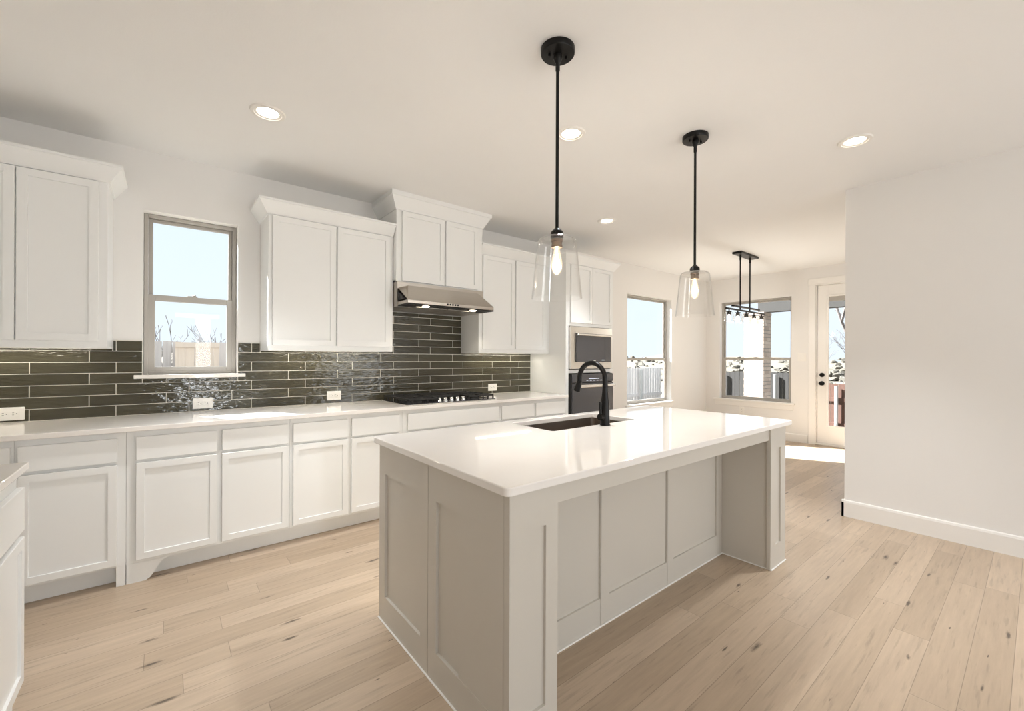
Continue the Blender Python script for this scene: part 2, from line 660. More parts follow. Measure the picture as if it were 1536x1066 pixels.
bm = BM(); holed(bm, 'X', XL, XF + T, WK, WK + T, 0, CEIL, [W1, W2])
struct('wall_kitchen', bm, M['wall'])
bm = BM(); holed(bm, 'Y', 1.02, WK, XF, XF + T, 0, CEIL, [W3, D1])
struct('wall_far', bm, M['wall'])
bm = BM(); box(bm, XR, XF + T, YB - T, 1.02, 0, CEIL)
struct('wall_right', bm, M['wall'])
bm = BM(); box(bm, XL - T, XL, YB - T, WK + T, 0, CEIL)
struct('wall_left', bm, M['wall'])
B4 = (-0.05, 1.95, 0.25, 2.25)
B5 = (2.95, 4.27, 0.25, 2.25)
bm = BM(); holed(bm, 'X', XL, XR, YB - T, YB, 0, CEIL, [B4, B5])
struct('wall_back', bm, M['wall'])

# baseboards
bm = BM()
prism(bm, [(XR, 0), (XR - 0.016, 0), (XR - 0.016, 0.118), (XR - 0.012, 0.132), (XR, 0.138)], 'Y', YB, 1.036)
prism(bm, [(1.02, 0), (1.036, 0), (1.036, 0.118), (1.032, 0.132), (1.02, 0.138)], 'X', XR - 0.016, XF)
struct('baseboard_right', bm, M['trim'])
bm = BM()
prism(bm, [(XF, 0), (XF - 0.016, 0), (XF - 0.016, 0.11), (XF - 0.012, 0.122), (XF, 0.128)], 'Y', 2.25, WK)
struct('baseboard_far', bm, M['trim'])
bm = BM()
prism(bm, [(WK, 0), (WK - 0.016, 0), (WK - 0.016, 0.11), (WK - 0.012, 0.122), (WK, 0.128)], 'X', 4.22, XF - 0.016)
struct('baseboard_kitchen', bm, M['trim'])


def frame_ring(bm, u0, u1, z0, z1, w, p0, p1, axis='X', bev=0.003, wb=None):
    wb = w if wb is None else wb

    def bx(a0, a1, c0, c1):
        if axis == 'X':
            box(bm, a0, a1, p0, p1, c0, c1, bev)
        else:
            box(bm, p0, p1, a0, a1, c0, c1, bev)
    bx(u0, u0 + w, z0, z1)
    bx(u1 - w, u1, z0, z1)
    bx(u0 + w, u1 - w, z0, z0 + wb)
    bx(u0 + w, u1 - w, z1 - w, z1)


def hung_window(name, axis, op, face, rail, out=1):
    """single-hung window set in the opening op = (u0,u1,z0,z1); face = wall face"""
    u0, u1, z0, z1 = op
    q0, q1 = face + 0.085 * out, face + 0.145 * out
    bm = BM(); frame_ring(bm, u0 + 0.001, u1 - 0.001, z0 + 0.001, z1 - 0.001, 0.024, q0, q1, axis)
    root = struct(name, bm, M['vinyl'])
    # upper (outer) sash
    bm = BM(); frame_ring(bm, u0 + 0.026, u1 - 0.026, rail - 0.015, z1 - 0.026, 0.024, face + 0.118 * out, face + 0.138 * out, axis)
    us = obj('upper_sash', bm, M['vinyl'], root)
    bm = BM(); frame_ring(bm, u0 + 0.020, u1 - 0.020, z0 + 0.022, rail + 0.012, 0.042, face + 0.090 * out, face + 0.115 * out, axis, wb=0.030)
    ls = obj('lower_sash', bm, M['vinyl'], root)

    def pane(a0, a1, c0, c1, p, par):
        bm = BM()
        if axis == 'X':
            box(bm, a0, a1, p - 0.002, p + 0.002, c0, c1)
        else:
            box(bm, p - 0.002, p + 0.002, a0, a1, c0, c1)
        obj('pane', bm, M['pane'], par)
    pane(u0 + 0.048, u1 - 0.048, rail + 0.007, z1 - 0.048, face + 0.128 * out, us)
    pane(u0 + 0.060, u1 - 0.060, z0 + 0.050, rail - 0.028, face + 0.102 * out, ls)
    bm = BM()
    uc = (u0 + u1) / 2
    if axis == 'X':
        box(bm, uc - 0.03, uc + 0.03, face + 0.088 * out, face + 0.112 * out, rail + 0.010, rail + 0.020, 0.003)
        tube(bm, (uc, face + 0.1 * out, rail + 0.018), (uc + 0.02, face + 0.1 * out, rail + 0.028), 0.006)
    else:
        box(bm, face + 0.088 * out, face + 0.112 * out, uc - 0.03, uc + 0.03, rail + 0.010, rail + 0.020, 0.003)
    obj('sash_lock', bm, M['vinyl'], ls)
    return root


w1 = hung_window('window_1', 'X', W1, WK, 1.722)
bm = BM(); box(bm, -0.172, 0.470, WK - 0.036, WK + 0.086, 1.147, 1.1735, 0.004, 2)
struct('trim_1', bm, M['quartz'])
w2 = hung_window('window_2', 'X', W2, WK, 1.30)
bm = BM(); box(bm, W2[0] - 0.05, W2[1] + 0.05, WK - 0.03, WK + 0.086, 0.575, 0.602, 0.004, 2)
box(bm, W2[0] - 0.03, W2[1] + 0.03, WK - 0.014, WK, 0.51, 0.575, 0.002)
struct('trim_2', bm, M['trim'])
w3 = hung_window('window_3', 'Y', W3, XF, 1.315)
bm = BM(); box(bm, XF - 0.035, XF + 0.086, W3[0] - 0.05, W3[1] + 0.10, 0.572, 0.602, 0.004, 2)
box(bm, XF - 0.014, XF, W3[0] - 0.03, W3[1] + 0.07, 0.49, 0.572, 0.002)
struct('trim_3', bm, M['trim'])


def plain_window(name, op):
    u0, u1, z0, z1 = op
    bm = BM(); frame_ring(bm, u0 + 0.001, u1 - 0.001, z0 + 0.001, z1 - 0.001, 0.05, YB - 0.12, YB - 0.06)
    uc = (u0 + u1) / 2
    box(bm, uc - 0.03, uc + 0.03, YB - 0.12, YB - 0.06, z0 + 0.05, z1 - 0.05)
    r = struct(name, bm, M['vinyl'])
    bm = BM(); box(bm, u0 + 0.05, u1 - 0.05, YB - 0.10, YB - 0.095, z0 + 0.05, z1 - 0.05)
    obj('pane', bm, M['pane'], r)


plain_window('window_4', B4)
plain_window('added_window_5', B5)  # unseen window added on the right to hold the fill lamp

# patio door in the far wall
bm = BM()
box(bm, XF + 0.03, XF + 0.075, D1[0] + 0.015, 2.002, 0.03, 0.30, 0.001)
box(bm, XF + 0.03, XF + 0.075, D1[0] + 0.015, 2.002, 2.245, D1[3] - 0.015, 0.001)
box(bm, XF + 0.03, XF + 0.075, 2.002, D1[1] - 0.012, 0.03, D1[3] - 0.015, 0.001)
box(bm, XF + 0.03, XF + 0.075, D1[0] + 0.015, 1.42, 0.30, 2.245, 0.001)
door = struct('door_1', bm, M['trim'])
bm = BM(); frame_ring(bm, 1.40, 2.022, 0.28, 2.265, 0.03, XF + 0.018, XF + 0.032, 'Y', 0.004)
obj('glass_stop', bm, M['trim'], door)
bm = BM(); box(bm, XF + 0.048, XF + 0.053, 1.42, 2.002, 0.30, 2.245)
obj('pane', bm, M['pane'], door)
bm = BM(); box(bm, XF + 0.034, XF + 0.047, 1.425, 1.995, 2.165, 2.243, 0.002)
obj('blind_headrail', bm, M['vinyl'], door)
bm = BM()
lathe(bm, [(0.0, 0), (0.033, 0), (0.033, -0.008), (0.026, -0.02), (0.0, -0.022)], (XF + 0.03, 2.078, 1.063), 24, 'X')
obj('deadbolt', bm, M['black'], door, True)
bm = BM()
lathe(bm, [(0.0, 0), (0.034, 0), (0.034, -0.006), (0.013, -0.012), (0.011, -0.035), (0.026, -0.045), (0.030, -0.058), (0.024, -0.07), (0.0, -0.073)], (XF + 0.03, 2.078, 0.937), 24, 'X')
obj('door_knob', bm, M['black'], door, True)
bm = BM()
box(bm, XF + 0.022, XF + 0.031, D1[1] - 0.012, D1[1] - 0.006, 1.03, 1.095)
box(bm, XF + 0.020, XF + 0.031, D1[1] - 0.012, D1[1] - 0.006, 0.90, 0.97)
obj('strike_plate', bm, M['black'], door)
bm = BM()
cy0 = D1[1] + 0.005
prism(bm, [(XF, cy0), (XF - 0.018, cy0), (XF - 0.018, cy0 + 0.075), (XF - 0.010, cy0 + 0.092), (XF, cy0 + 0.095)], 'Z', 0, 2.435)
box(bm, XF - 0.018, XF, D1[0] - 0.10, cy0 + 0.095, 2.435, 2.525, 0.003)
box(bm, XF - 0.018, XF, D1[0] - 0.10, D1[0] - 0.005, 0, 2.435, 0.003)
struct('trim_4', bm, M['trim'])
bm = BM()
box(bm, XF + 0.001, XF + 0.14, D1[1] - 0.006, D1[1] - 0.0005, 0.03, D1[3], 0)
box(bm, XF + 0.001, XF + 0.14, D1[0] + 0.0005, D1[0] + 0.012, 0.03, D1[3], 0)
box(bm, XF + 0.001, XF + 0.14, D1[0] + 0.012, D1[1] - 0.006, D1[3] - 0.012, D1[3] - 0.0005, 0)
box(bm, XF + 0.001, XF + 0.14, D1[0] + 0.001, D1[1] - 0.001, 0.0005, 0.028, 0.004)
struct('trim_5', bm, M['trim'])

# ------------------------------------------------------------------ crown sweep


def crown(bm, path, prof):
    """path: XY points, outward is to the right of travel; prof: (out, z) polygon"""
    pts = [Vector((p[0], p[1])) for p in path]
    n = len(pts)
    nor = []
    for i in range(n - 1):
        d = (pts[i + 1] - pts[i]).normalized()
        nor.append(Vector((d.y, -d.x)))
    rings = []
    for i in range(n):
        if i == 0:
            m = nor[0]
        elif i == n - 1:
            m = nor[-1]
        else:
            m = (nor[i - 1] + nor[i])
            m = m / (m.dot(nor[i]))
        rings.append([bm.verts.new((pts[i].x + m.x * o, pts[i].y + m.y * o, z)) for o, z in prof])
    k = len(prof)
    for a, b in zip(rings, rings[1:]):
        for j in range(k):
            bm.faces.new((a[j], a[(j + 1) % k], b[(j + 1) % k], b[j]))
    bm.faces.new(rings[0][::-1])
    bm.faces.new(rings[-1])
    return bm


CP = [(0.0, 2.336), (0.010, 2.336), (0.014, 2.345), (0.064, 2.418), (0.070, 2.421), (0.070, 2.436), (0.0, 2.436)]
CPH = [(0.0, 2.566), (0.008, 2.566), (0.012, 2.576), (0.060, 2.665), (0.068, 2.668), (0.068, CEIL - 0.0005), (0.0, CEIL - 0.0005)]

# ------------------------------------------------------------------ wall cabinets
YU = 3.52      # face of the wall cabinets
BK = WK - 0.001


def wall_cab(label, x0, x1, doors, crown_path, face=YU, z0=1.347, z1=2.345, dz0=1.385, dz1=2.330, prof=CP, strip=True):
    r = thing('upper_cabinet', label, 'cabinet', ((x0 + x1) / 2, (face + WK) / 2, z0))
    bm = BM(); box(bm, x0, x1, face, BK, z0 + 0.011, z1, 0.0015)
    obj('carcass', bm, M['white'], r)
    bm = BM(); box(bm, x0 + 0.001, x1 - 0.001, face - 0.0005, face + 0.018, z0 - 0.002, z0 + 0.02, 0.0015)
    if strip:
        box(bm, x0 + 0.001, x0 + 0.016, face + 0.018, BK, z0 - 0.002, z0 + 0.0105)
        box(bm, x1 - 0.016, x1 - 0.001, face + 0.018, BK, z0 - 0.002, z0 + 0.0105)
    obj('light_rail', bm, M['white'], r)
    for a, b in doors:
        obj('door', shaker(a, b, dz0, dz1, face - 0.021, 'S'), M['white'], r)
    bm = BM(); crown(bm, crown_path, prof)
    obj('crown_moulding', bm, M['white'], r)
    if strip:
        s = thing('under_cabinet_light', strip, 'light', ((x0 + x1) / 2, face + 0.20, z0), 'strip lights under the wall cabinets')
        bm = BM(); box(bm, x0 + 0.10, x1 - 0.10, face + 0.18, face + 0.22, z0 + 0.006, z0 + 0.0105, 0.001)
        obj('housing', bm, M['plate'], s)
        bm = BM(); box(bm, x0 + 0.11, x1 - 0.11, face + 0.186, face + 0.214, z0 + 0.0035, z0 + 0.0062, 0.0005)
        obj('diffuser', bm, M['strip'], s)
    return r


wall_cab('white shaker wall cabinet at the left, beside the small window', -1.049, -0.277,
         [(-1.03, -0.645), (-0.639, -0.315)], [(-1.049, YU), (-0.277, YU), (-0.277, BK)],
         strip='thin warm light strip under the wall cabinet left of the small window')
wall_cab('white shaker wall cabinet between the small window and the range hood', 0.570, 1.518,
         [(0.596, 1.040), (1.050, 1.488)], [(0.570, BK), (0.570, YU), (1.518, YU)],
         strip='thin warm light strip under the cabinet between window and range hood')
wall_cab('white shaker wall cabinet between the range hood and the oven tower', 2.418, 3.392,
         [(2.458, 2.868), (2.884, 3.318)], [(2.418, YU), (3.392, YU)],
         strip='thin warm light strip under the cabinet between hood and oven tower')
wall_cab('short white two-door wall cabinet directly above the range hood', 1.522, 2.414,
         [(1.570, 1.980), (1.998, 2.354)], [(1.522, BK), (1.522, 3.46), (2.414, 3.46), (2.414, BK)], face=3.46,
         z0=1.952, z1=CEIL - 0.001, dz0=1.958, dz1=2.556, prof=CPH, strip=False)

# ------------------------------------------------------------------ base cabinets along the kitchen wall
YF = 3.262     # face frames
YD = 3.241     # door fronts
ZC = 0.874     # underside of the counters


def base_cab(label, x0, x1, drawers, doors, foot=False, end=0.0, toe=3.345, dz=(0.132, 0.689), wz=(0.706, 0.838)):
    r = thing('base_cabinet', label, 'cabinet', ((x0 + x1) / 2, (YF + WK) / 2, 0))
    bm = BM(); box(bm, x0 + 0.0005, x1 - 0.0005, YF, BK, 0.112, ZC - 0.0005, 0.001)
    obj('carcass', bm, M['white'], r)
    bm = BM(); box(bm, x0 + (0.0 if not foot else 0.023), x1 - (end + 0.001 if end else 0), toe, toe + 0.02, 0.0005, 0.112)
    obj('toe_kick', bm, M['white'], r)
    if foot:
        bm = BM()
        poly = [(x0 + 0.002, 0.0005), (x0 + 0.085, 0.0005), (x0 + 0.105, 0.012), (x0 + 0.125, 0.04), (x0 + 0.145, 0.078), (x0 + 0.165, 0.10), (x0 + 0.19, 0.112), (x0 + 0.002, 0.112)]
        prism(bm, poly, 'Y', YF, YF + 0.02)
        box(bm, x0 + 0.002, x0 + 0.022, YF + 0.02, toe + 0.02, 0.0005, 0.112)
        obj('bracket_foot', bm, M['white'], r)
    if end:
        bm = BM(); box(bm, x1 - end, x1 - 0.001, YF, toe + 0.02, 0.0005, 0.1125, 0.0008)
        obj('end_foot', bm, M['white'], r)
    for a, b in drawers:
        obj('drawer_front', shaker(a, b, wz[0], wz[1], YD, 'S', flat=True), M['white'], r)
    for a, b in doors:
        obj('door', shaker(a, b, dz[0], dz[1], YD, 'S', fr=0.052), M['white'], r)
    return r


base_cab('white base cabinet in the left corner, mostly behind the near counter', XL + 0.001, -0.598, [(-1.02, -0.609)], [(-1.02, -0.609)])
base_cab('white base cabinet with one drawer and one door, left of the bracket foot', -0.598, -0.176, [(-0.584, -0.213)], [(-0.584, -0.213)], end=0.041, dz=(0.128, 0.689))
base_cab('white base cabinet with bracket foot under the small window', -0.176, 0.665, [(-0.134, 0.249), (0.274, 0.652)], [(-0.134, 0.249), (0.274, 0.652)], foot=True)
base_cab('white two-door base cabinet left of the cooktop, just behind the island corner', 0.665, 1.495, [(0.683, 1.053), (1.082, 1.463)], [(0.683, 1.053), (1.082, 1.463)])
base_cab('white base cabinet under the gas cooktop with one wide front panel', 1.495, 2.488, [(1.534, 2.462)], [(1.534, 1.995), (2.003, 2.462)])
base_cab('white base cabinet right of the cooktop with two small drawers', 2.488, 3.392, [(2.502, 2.911), (2.944, 3.366)], [(2.502, 2.911), (2.944, 3.366)])

# ------------------------------------------------------------------ countertops


def rounded_slab(bm, x0, x1, y0, y1, z0, z1, r=0.02, hole=None, bev=0.004):
    """slab with rounded plan corners, optional rounded hole, eased edges"""
    def rr(a0, a1, b0, b1, rad, k=6):
        pts = []
        for cx, cy, t0 in ((a1 - rad, b1 - rad, 0), (a0 + rad, b1 - rad, 90), (a0 + rad, b0 + rad, 180), (a1 - rad, b0 + rad, 270)):
            for i in range(k + 1):
                t = math.radians(t0 + 90 * i / k)
                pts.append((cx + rad * math.cos(t), cy + rad * math.sin(t)))
        return pts
    if hole is None:
        prism(bm, rr(x0, x1, y0, y1, r), 'Z', z0, z1)
    else:
        h0, h1, g0, g1, hr = hole
        outer = rr(x0, x1, y0, y1, r)
        inner = rr(h0, h1, g0, g1, hr)
        n = len(outer)
        O0 = [bm.verts.new((*p, z0)) for p in outer]
        O1 = [bm.verts.new((*p, z1)) for p in outer]
        I0 = [bm.verts.new((*p, z0)) for p in inner]
        I1 = [bm.verts.new((*p, z1)) for p in inner]
        for i in range(n):
            j = (i + 1) % n
            bm.faces.new((O0[i], O0[j], O1[j], O1[i]))
            bm.faces.new((I0[j], I0[i], I1[i], I1[j]))
            bm.faces.new((O1[i], O1[j], I1[j], I1[i]))
            bm.faces.new((O0[j], O0[i], I0[i], I0[j]))
    bm.normal_update()
    es = [e for e in bm.edges if len(e.link_faces) == 2 and e.calc_face_angle(0) > 1.2 and abs(e.verts[0].co.z - e.verts[1].co.z) < 1e-5]
    bmesh.ops.bevel(bm, geom=es, offset=bev, segments=2, affect='EDGES', profile=0.5)
    return bm


bm = BM(); box(bm, XL + 0.001, 3.392, 3.215, BK, ZC, 0.902, 0.003, 2)
single('countertop', bm, M['quartz'], 'long white quartz countertop along the tiled kitchen wall', 'countertop')

# ------------------------------------------------------------------ tiled backsplash
bm = BM()
tl = bm.faces.layers.float.new('tint')
PITCH, Z0, G = 0.0713, 0.9035, 0.0022
YT = WK - 0.010


def tile(x0, x1, z0, z1):
    if x1 - x0 < 0.012 or z1 - z0 < 0.008:
        return
    n0 = len(bm.faces)
    g = G if z1 - z0 > 0.03 else 0.0012
    before = set(bm.faces)
    box(bm, x0 + g, x1 - g, YT + rnd.uniform(-0.0004, 0.0004), WK - 0.0015, z0 + g, z1 - g, 0.0012, 1)
    t = rnd.uniform(0.0, 0.45)
    tw, tt = rnd.uniform(-0.004, 0.004), rnd.uniform(-0.006, 0.006)
    xc, zc = (x0 + x1) / 2, (z0 + z1) / 2
    vs = set()
    for f in bm.faces:
        if f not in before:
            f[tl] = t
            vs.update(f.verts)
    for v in vs:
        if v.co.y < YT + 0.003:
            v.co.y += tw * (v.co.x - xc) + tt * (v.co.z - zc)


def tile_row(k, x0, x1, zlo=None, zhi=None):
    z0, z1 = Z0 + k * PITCH, Z0 + (k + 1) * PITCH
    z0 = max(z0, zlo) if zlo else z0
    z1 = min(z1, zhi) if zhi else z1
    L = 0.3855
    off = -0.645 if k % 2 == 0 else -0.772
    j = math.floor((x0 - off) / L)
    while off + j * L < x1 - 1e-4:
        a, b = max(x0, off + j * L), min(x1, off + (j + 1) * L)
        tile(a, b, z0, z1)
        j += 1


XT0, XT1 = XL + 0.003, 3.391
for k in range(12):
    z0, z1 = Z0 + k * PITCH, Z0 + (k + 1) * PITCH
    if z1 <= 1.147:
        tile_row(k, XT0, XT1)
    elif z0 < 1.147:
        tile_row(k, XT0, W1[0] - 0.001)
        tile_row(k, W1[1] + 0.001, XT1)
        tile_row(k, W1[0], W1[1], zhi=1.146)
    elif z1 <= 1.3445:
        tile_row(k, XT0, W1[0] - 0.001)
        tile_row(k, W1[1] + 0.001, XT1)
    elif z0 < 1.3445:
        for a, b in ((XT0, -0.278), (0.571, 1.519), (2.417, XT1)):
            tile_row(k, a, b, zhi=1.3445)
        tile_row(k, -0.276, W1[0] - 0.001)
        tile_row(k, W1[1] + 0.001, 0.569)
        tile_row(k, 1.520, 2.416)
    else:
        tile_row(k, 1.520, 2.416, zhi=1.728)
bs = thing('backsplash', 'dark olive glazed subway tile backsplash behind the long counter', 'backsplash', (1.2, WK, Z0))
obj('tiles', bm, M['tile'], bs)
bm = BM()
yg = WK - 0.0068
for (a, b, c, d) in ((XT0, XT1, Z0 - 0.001, 1.146), (XT0, W1[0] - 0.001, 1.146, 1.3445), (W1[1] + 0.001, XT1, 1.146, 1.3445), (-0.276, W1[0] - 0.001, 1.3445, Z0 + 7 * PITCH + 0.002),
                     (W1[1] + 0.001, 0.569, 1.3445, Z0 + 7 * PITCH + 0.002), (1.520, 2.416, 1.3445, 1.728)):
    box(bm, a, b, yg, WK - 0.001, c, d)
obj('grout', bm, M['grout'], bs)

# outlets on the tile


def outlet(label, x0, z0, w=0.119, h=0.077, facing='S', plane=YT - 0.0005, group='duplex outlets on the backsplash'):
    r = thing('outlet', label, 'outlet', (x0 + w / 2, plane, z0) if facing == 'S' else (plane, x0 + w / 2, z0), group)
    bm = BM(); box(bm, x0, x0 + w, -0.006, 0.0, z0, z0 + h, 0.003, 2); place(bm, facing, plane)
    obj('cover_plate', bm, M['plate'], r)
    horiz = w > h
    for s in (-1, 1):
        cx = x0 + w / 2 + (s * 0.020 if horiz else 0)
        cz = z0 + h / 2 + (0 if horiz else s * 0.020)
        bm = BM(); box(bm, cx - 0.017, cx + 0.017, -0.0075, -0.006, cz - 0.014, cz + 0.014, 0.0006); place(bm, facing, plane)
        rc = obj('receptacle', bm, M['plate'], r)
        bm = BM()
        for q in (-1, 1):
            if horiz:
                box(bm, cx - 0.010, cx - 0.002, -0.0082, -0.0074, cz + q * 0.006 - 0.001, cz + q * 0.006 + 0.001)
            else:
                box(bm, cx + q * 0.006 - 0.001, cx + q * 0.006 + 0.001, -0.0082, -0.0074, cz + 0.001, cz + 0.009)
        lathe(bm, [(0.0, -0.0082), (0.0028, -0.0082), (0.0028, -0.0074)], ((cx + 0.008) if horiz else cx, 0, cz if horiz else cz - 0.006), 10, 'Y')
        place(bm, facing, plane)
        obj('slots', bm, M['slot'], rc)
    return r


outlet('white duplex outlet on the tile at the far left, below the left wall cabinet', -0.781, 0.916)
outlet('white duplex outlet on the tile just below the small window', 0.147, 0.921)
outlet('white duplex outlet on the tile left of the gas cooktop', 1.066, 0.930)
outlet('white duplex outlet on the tile behind the right end of the cooktop', 2.765, 0.934)
outlet('white duplex outlet low on the far wall below the dining window', 3.185, 0.36, 0.075, 0.119, 'W', XF - 0.0005, 'outlets on the far wall')
sw = thing('light_switch', 'white double light switch between the dining window and the patio door', 'switch', (XF, 2.333, 1.27))
bm = BM(); box(bm, 2.276, 2.391, -0.006, 0, 1.27, 1.388, 0.003, 2); place(bm, 'W', XF - 0.0005)
obj('cover_plate', bm, M['plate'], sw)
for c in (2.308, 2.358):
    bm = BM(); box(bm, c - 0.017, c + 0.017, -0.010, -0.006, 1.297, 1.361, 0.0015); place(bm, 'W', XF - 0.0005)
    obj('rocker', bm, M['plate'], sw)

# ------------------------------------------------------------------ range hood
hd = thing('range_hood', 'stainless steel range hood over the gas cooktop', 'range hood', (1.968, 3.6, 1.73))
bm = BM()
prism(bm, [(3.839, 1.732), (3.44, 1.732), (3.44, 1.946), (3.839, 1.946)], 'X', 1.524, 2.412)
obj('body', bm, M['steel'], hd)
bm = BM()
v = [bm.verts.new(p) for p in ((1.530, 3.25, 1.774), (2.404, 3.25, 1.774), (2.404, 3.439, 1.890), (1.530, 3.439, 1.890),
                               (1.600, 3.392, 1.912), (2.322, 3.392, 1.912), (2.322, 3.439, 1.912), (1.600, 3.439, 1.912))]
for q in ((0, 1, 5, 4), (4, 5, 6, 7), (1, 2, 6, 5), (0, 4, 7, 3)):
    bm.faces.new([v[i] for i in q])
box(bm, 1.530, 2.404, 3.25, 3.439, 1.746, 1.774, 0.002)
obj('canopy', bm, M['steel'], hd)
bm = BM()
for i in range(5):
    t0, t1 = i / 5 + 0.05, i / 5 + 0.15
    a = Vector((1.5285, 3.27, 1.782)); b = Vector((1.5285, 3.43, 1.872))
    p = a.lerp(b, t0 * 0.9 + 0.05); q = a.lerp(b, t1 * 0.9 + 0.05)
    box(bm, 1.525, 1.5295, p.y, q.y + 0.012, 1.782, p.z - 0.002)
obj('side_louvre', bm, M['dark_in'], hd)
bm = BM(); box(bm, 1.531, 2.403, 3.252, 3.83, 1.734, 1.745)
obj('underside', bm, M['dark_in'], hd)
for a, b in ((1.66, 1.96), (1.975, 2.275)):
    bm = BM()
    for i in range(12):
        y = 3.36 + i * 0.032
        box(bm, a, b, y, y + 0.02, 1.728, 1.7335)
    obj('baffle_filter', bm, M['steel'], hd)
for x in (1.72, 2.20):
    bm = BM(); lathe(bm, [(0, 1.729), (0.028, 1.729), (0.032, 1.734)], (x, 3.30, 0), 20)
    obj('lamp_lens', bm, M['hoodled'], hd)
for i in range(5):
    bm = BM(); lathe(bm, [(0, 3.2455), (0.007, 3.2455), (0.008, 3.2505)], (1.905 + i * 0.026, 0, 1.761), 12, 'Y')
    obj('button', bm, M['black'], hd)
for x in (1.72, 2.20):
    L = bpy.data.lights.new('hood_light', 'SPOT'); L.energy = 2.5; L.spot_size = 2.0; L.color = (1, 0.88, 0.7); L.shadow_soft_size = 0.03
    lo = bpy.data.objects.new('hood_light', L); COL.objects.link(lo); lo.parent = hd; lo.location = Vector((x, 3.30, 1.72)) - hd.location

# ------------------------------------------------------------------ gas cooktop
ck = thing('gas_cooktop', 'black gas cooktop with five steel knobs set in the counter', 'cooktop', (1.995, 3.53, 0.902))
bm = BM(); box(bm, 1.540, 2.450, 3.275, 3.790, 0.9022, 0.913, 0.005, 2)
obj('pan', bm, M['ovglass'], ck)
bm = BM(); box(bm, 1.537, 2.453, 3.272, 3.793, 0.9022, 0.906, 0.002)
obj('steel_edge', bm, M['steel_l'], ck)
for x, y, r in ((1.70, 3.42, 0.035), (1.70, 3.66, 0.045), (1.995, 3.56, 0.06), (2.29, 3.42, 0.045), (2.29, 3.66, 0.035)):
    bm = BM(); lathe(bm, [(0, 0.913), (r * 1.3, 0.913), (r * 1.2, 0.919), (r, 0.921), (r, 0.930), (r * 0.9, 0.934), (0, 0.935)], (x, y, 0), 24)
    obj('burner', bm, M['iron'], ck, True)
for gx0, gx1 in ((1.552, 1.842), (1.850, 2.140), (2.148, 2.438)):
    bm = BM()
    y0 = 3.29 if gx0 != 1.850 else 3.42
    y1 = 3.785
    t, zt = 0.012, 0.955
    for y in (y0, y1 - t):
        box(bm, gx0, gx1, y, y + t, zt - 0.016, zt, 0.002)
    for x in (gx0, gx1 - t):
        box(bm, x, x + t, y0, y1, zt - 0.016, zt, 0.002)
    for i in range(1, 5):
        y = y0 + (y1 - y0) * i / 5
        box(bm, gx0 + t, gx1 - t, y - t / 2, y + t / 2, zt - 0.014, zt, 0.002)
    xm = (gx0 + gx1) / 2
    box(bm, xm - t / 2, xm + t / 2, y0 + t, y1 - t, zt - 0.014, zt, 0.002)
    for x in (gx0 + t / 2, gx1 - t / 2):
        for i in range(7):
            y = y0 + t / 2 + (y1 - y0 - t) * i / 6
            box(bm, x - t / 2, x + t / 2, y - t / 2, y + t / 2, 0.9135, zt - 0.012, 0.002)
    obj('grate', bm, M['iron'], ck)
for i in range(5):
    bm = BM(); x = 1.872 + i * 0.0625
    lathe(bm, [(0, 0.913), (0.022, 0.913), (0.022, 0.918), (0.018, 0.922), (0.0165, 0.943), (0.014, 0.946), (0, 0.946)], (x, 3.335, 0), 20)
    box(bm, x - 0.0025, x + 0.0025, 3.319, 3.351, 0.945, 0.949, 0.001)
    obj('knob', bm, M['chrome'], ck, True)

# ------------------------------------------------------------------ oven tower
TX0, TX1 = 3.394, 4.205
tw = thing('oven_tower_cabinet', 'tall white cabinet tower holding the microwave and the wall oven', 'cabinet', ((TX0 + TX1) / 2, 3.55, 0))
bm = BM()
box(bm, TX0, TX0 + 0.045, YF, BK, 0, 2.40, 0.001)
box(bm, TX1 - 0.045, TX1, YF, BK, 0, 2.40, 0.001)
box(bm, TX0 + 0.045, TX1 - 0.045, YF, BK, 1.655, 2.40)
box(bm, TX0 + 0.045, TX1 - 0.045, YF, BK, 1.135, 1.172)
box(bm, TX0 + 0.045, TX1 - 0.045, YF, BK, 0.10, 0.52)
box(bm, TX0 + 0.045, TX1 - 0.045, YF + 0.06, BK, 0.0, 0.10)
box(bm, TX0 + 0.045, TX1 - 0.045, BK - 0.02, BK, 0.52, 1.655)
obj('carcass', bm, M['white'], tw)
for a, b in ((3.456, 3.808), (3.811, 4.165)):
    obj('door', shaker(a, b, 1.690, 2.335, YD, 'S', fr=0.052, rec=0.012), M['white'], tw)
obj('drawer_front', shaker(3.44, 4.16, 0.14, 0.50, YD, 'S'), M['white'], tw)
bm = BM(); crown(bm, [(TX0, 3.449), (TX0, YF), (TX1, YF), (TX1, BK)], [(o, z + 0.006) for o, z in CP])
obj('crown_moulding', bm, M['white'], tw)

mw = thing('microwave', 'built-in microwave with dark glass door in the oven tower', 'microwave', (3.80, 3.4, 1.18))
bm = BM(); box(bm, 3.445, 4.155, 3.232, 3.262 - 0.0005, 1.180, 1.648, 0.002); box(bm, 3.46, 4.14, 3.2625, 3.70, 1.19, 1.64)
obj('trim_frame', bm, M['steel_l'], mw)
bm = BM(); box(bm, 3.518, 4.118, 3.214, 3.2318, 1.258, 1.575, 0.003)
md = obj('door', bm, M['ovglass'], mw)
bm = BM(); box(bm, 4.000, 4.004, 3.2132, 3.2142, 1.262, 1.545)
obj('door_seam', bm, M['dark_in'], md)
bm = BM(); box(bm, 3.522, 4.114, 3.196, 3.2138, 1.548, 1.570, 0.004, 2)
obj('handle', bm, M['chrome'], md)
bm = BM(); box(bm, 3.795, 3.835, 3.2132, 3.2139, 1.270, 1.279)
obj('badge', bm, M['plate'], md)
bm = BM(); box(bm, 3.945, 3.995, 3.2132, 3.2139, 1.277, 1.283)
obj('clock_display', bm, M['digits'], md)

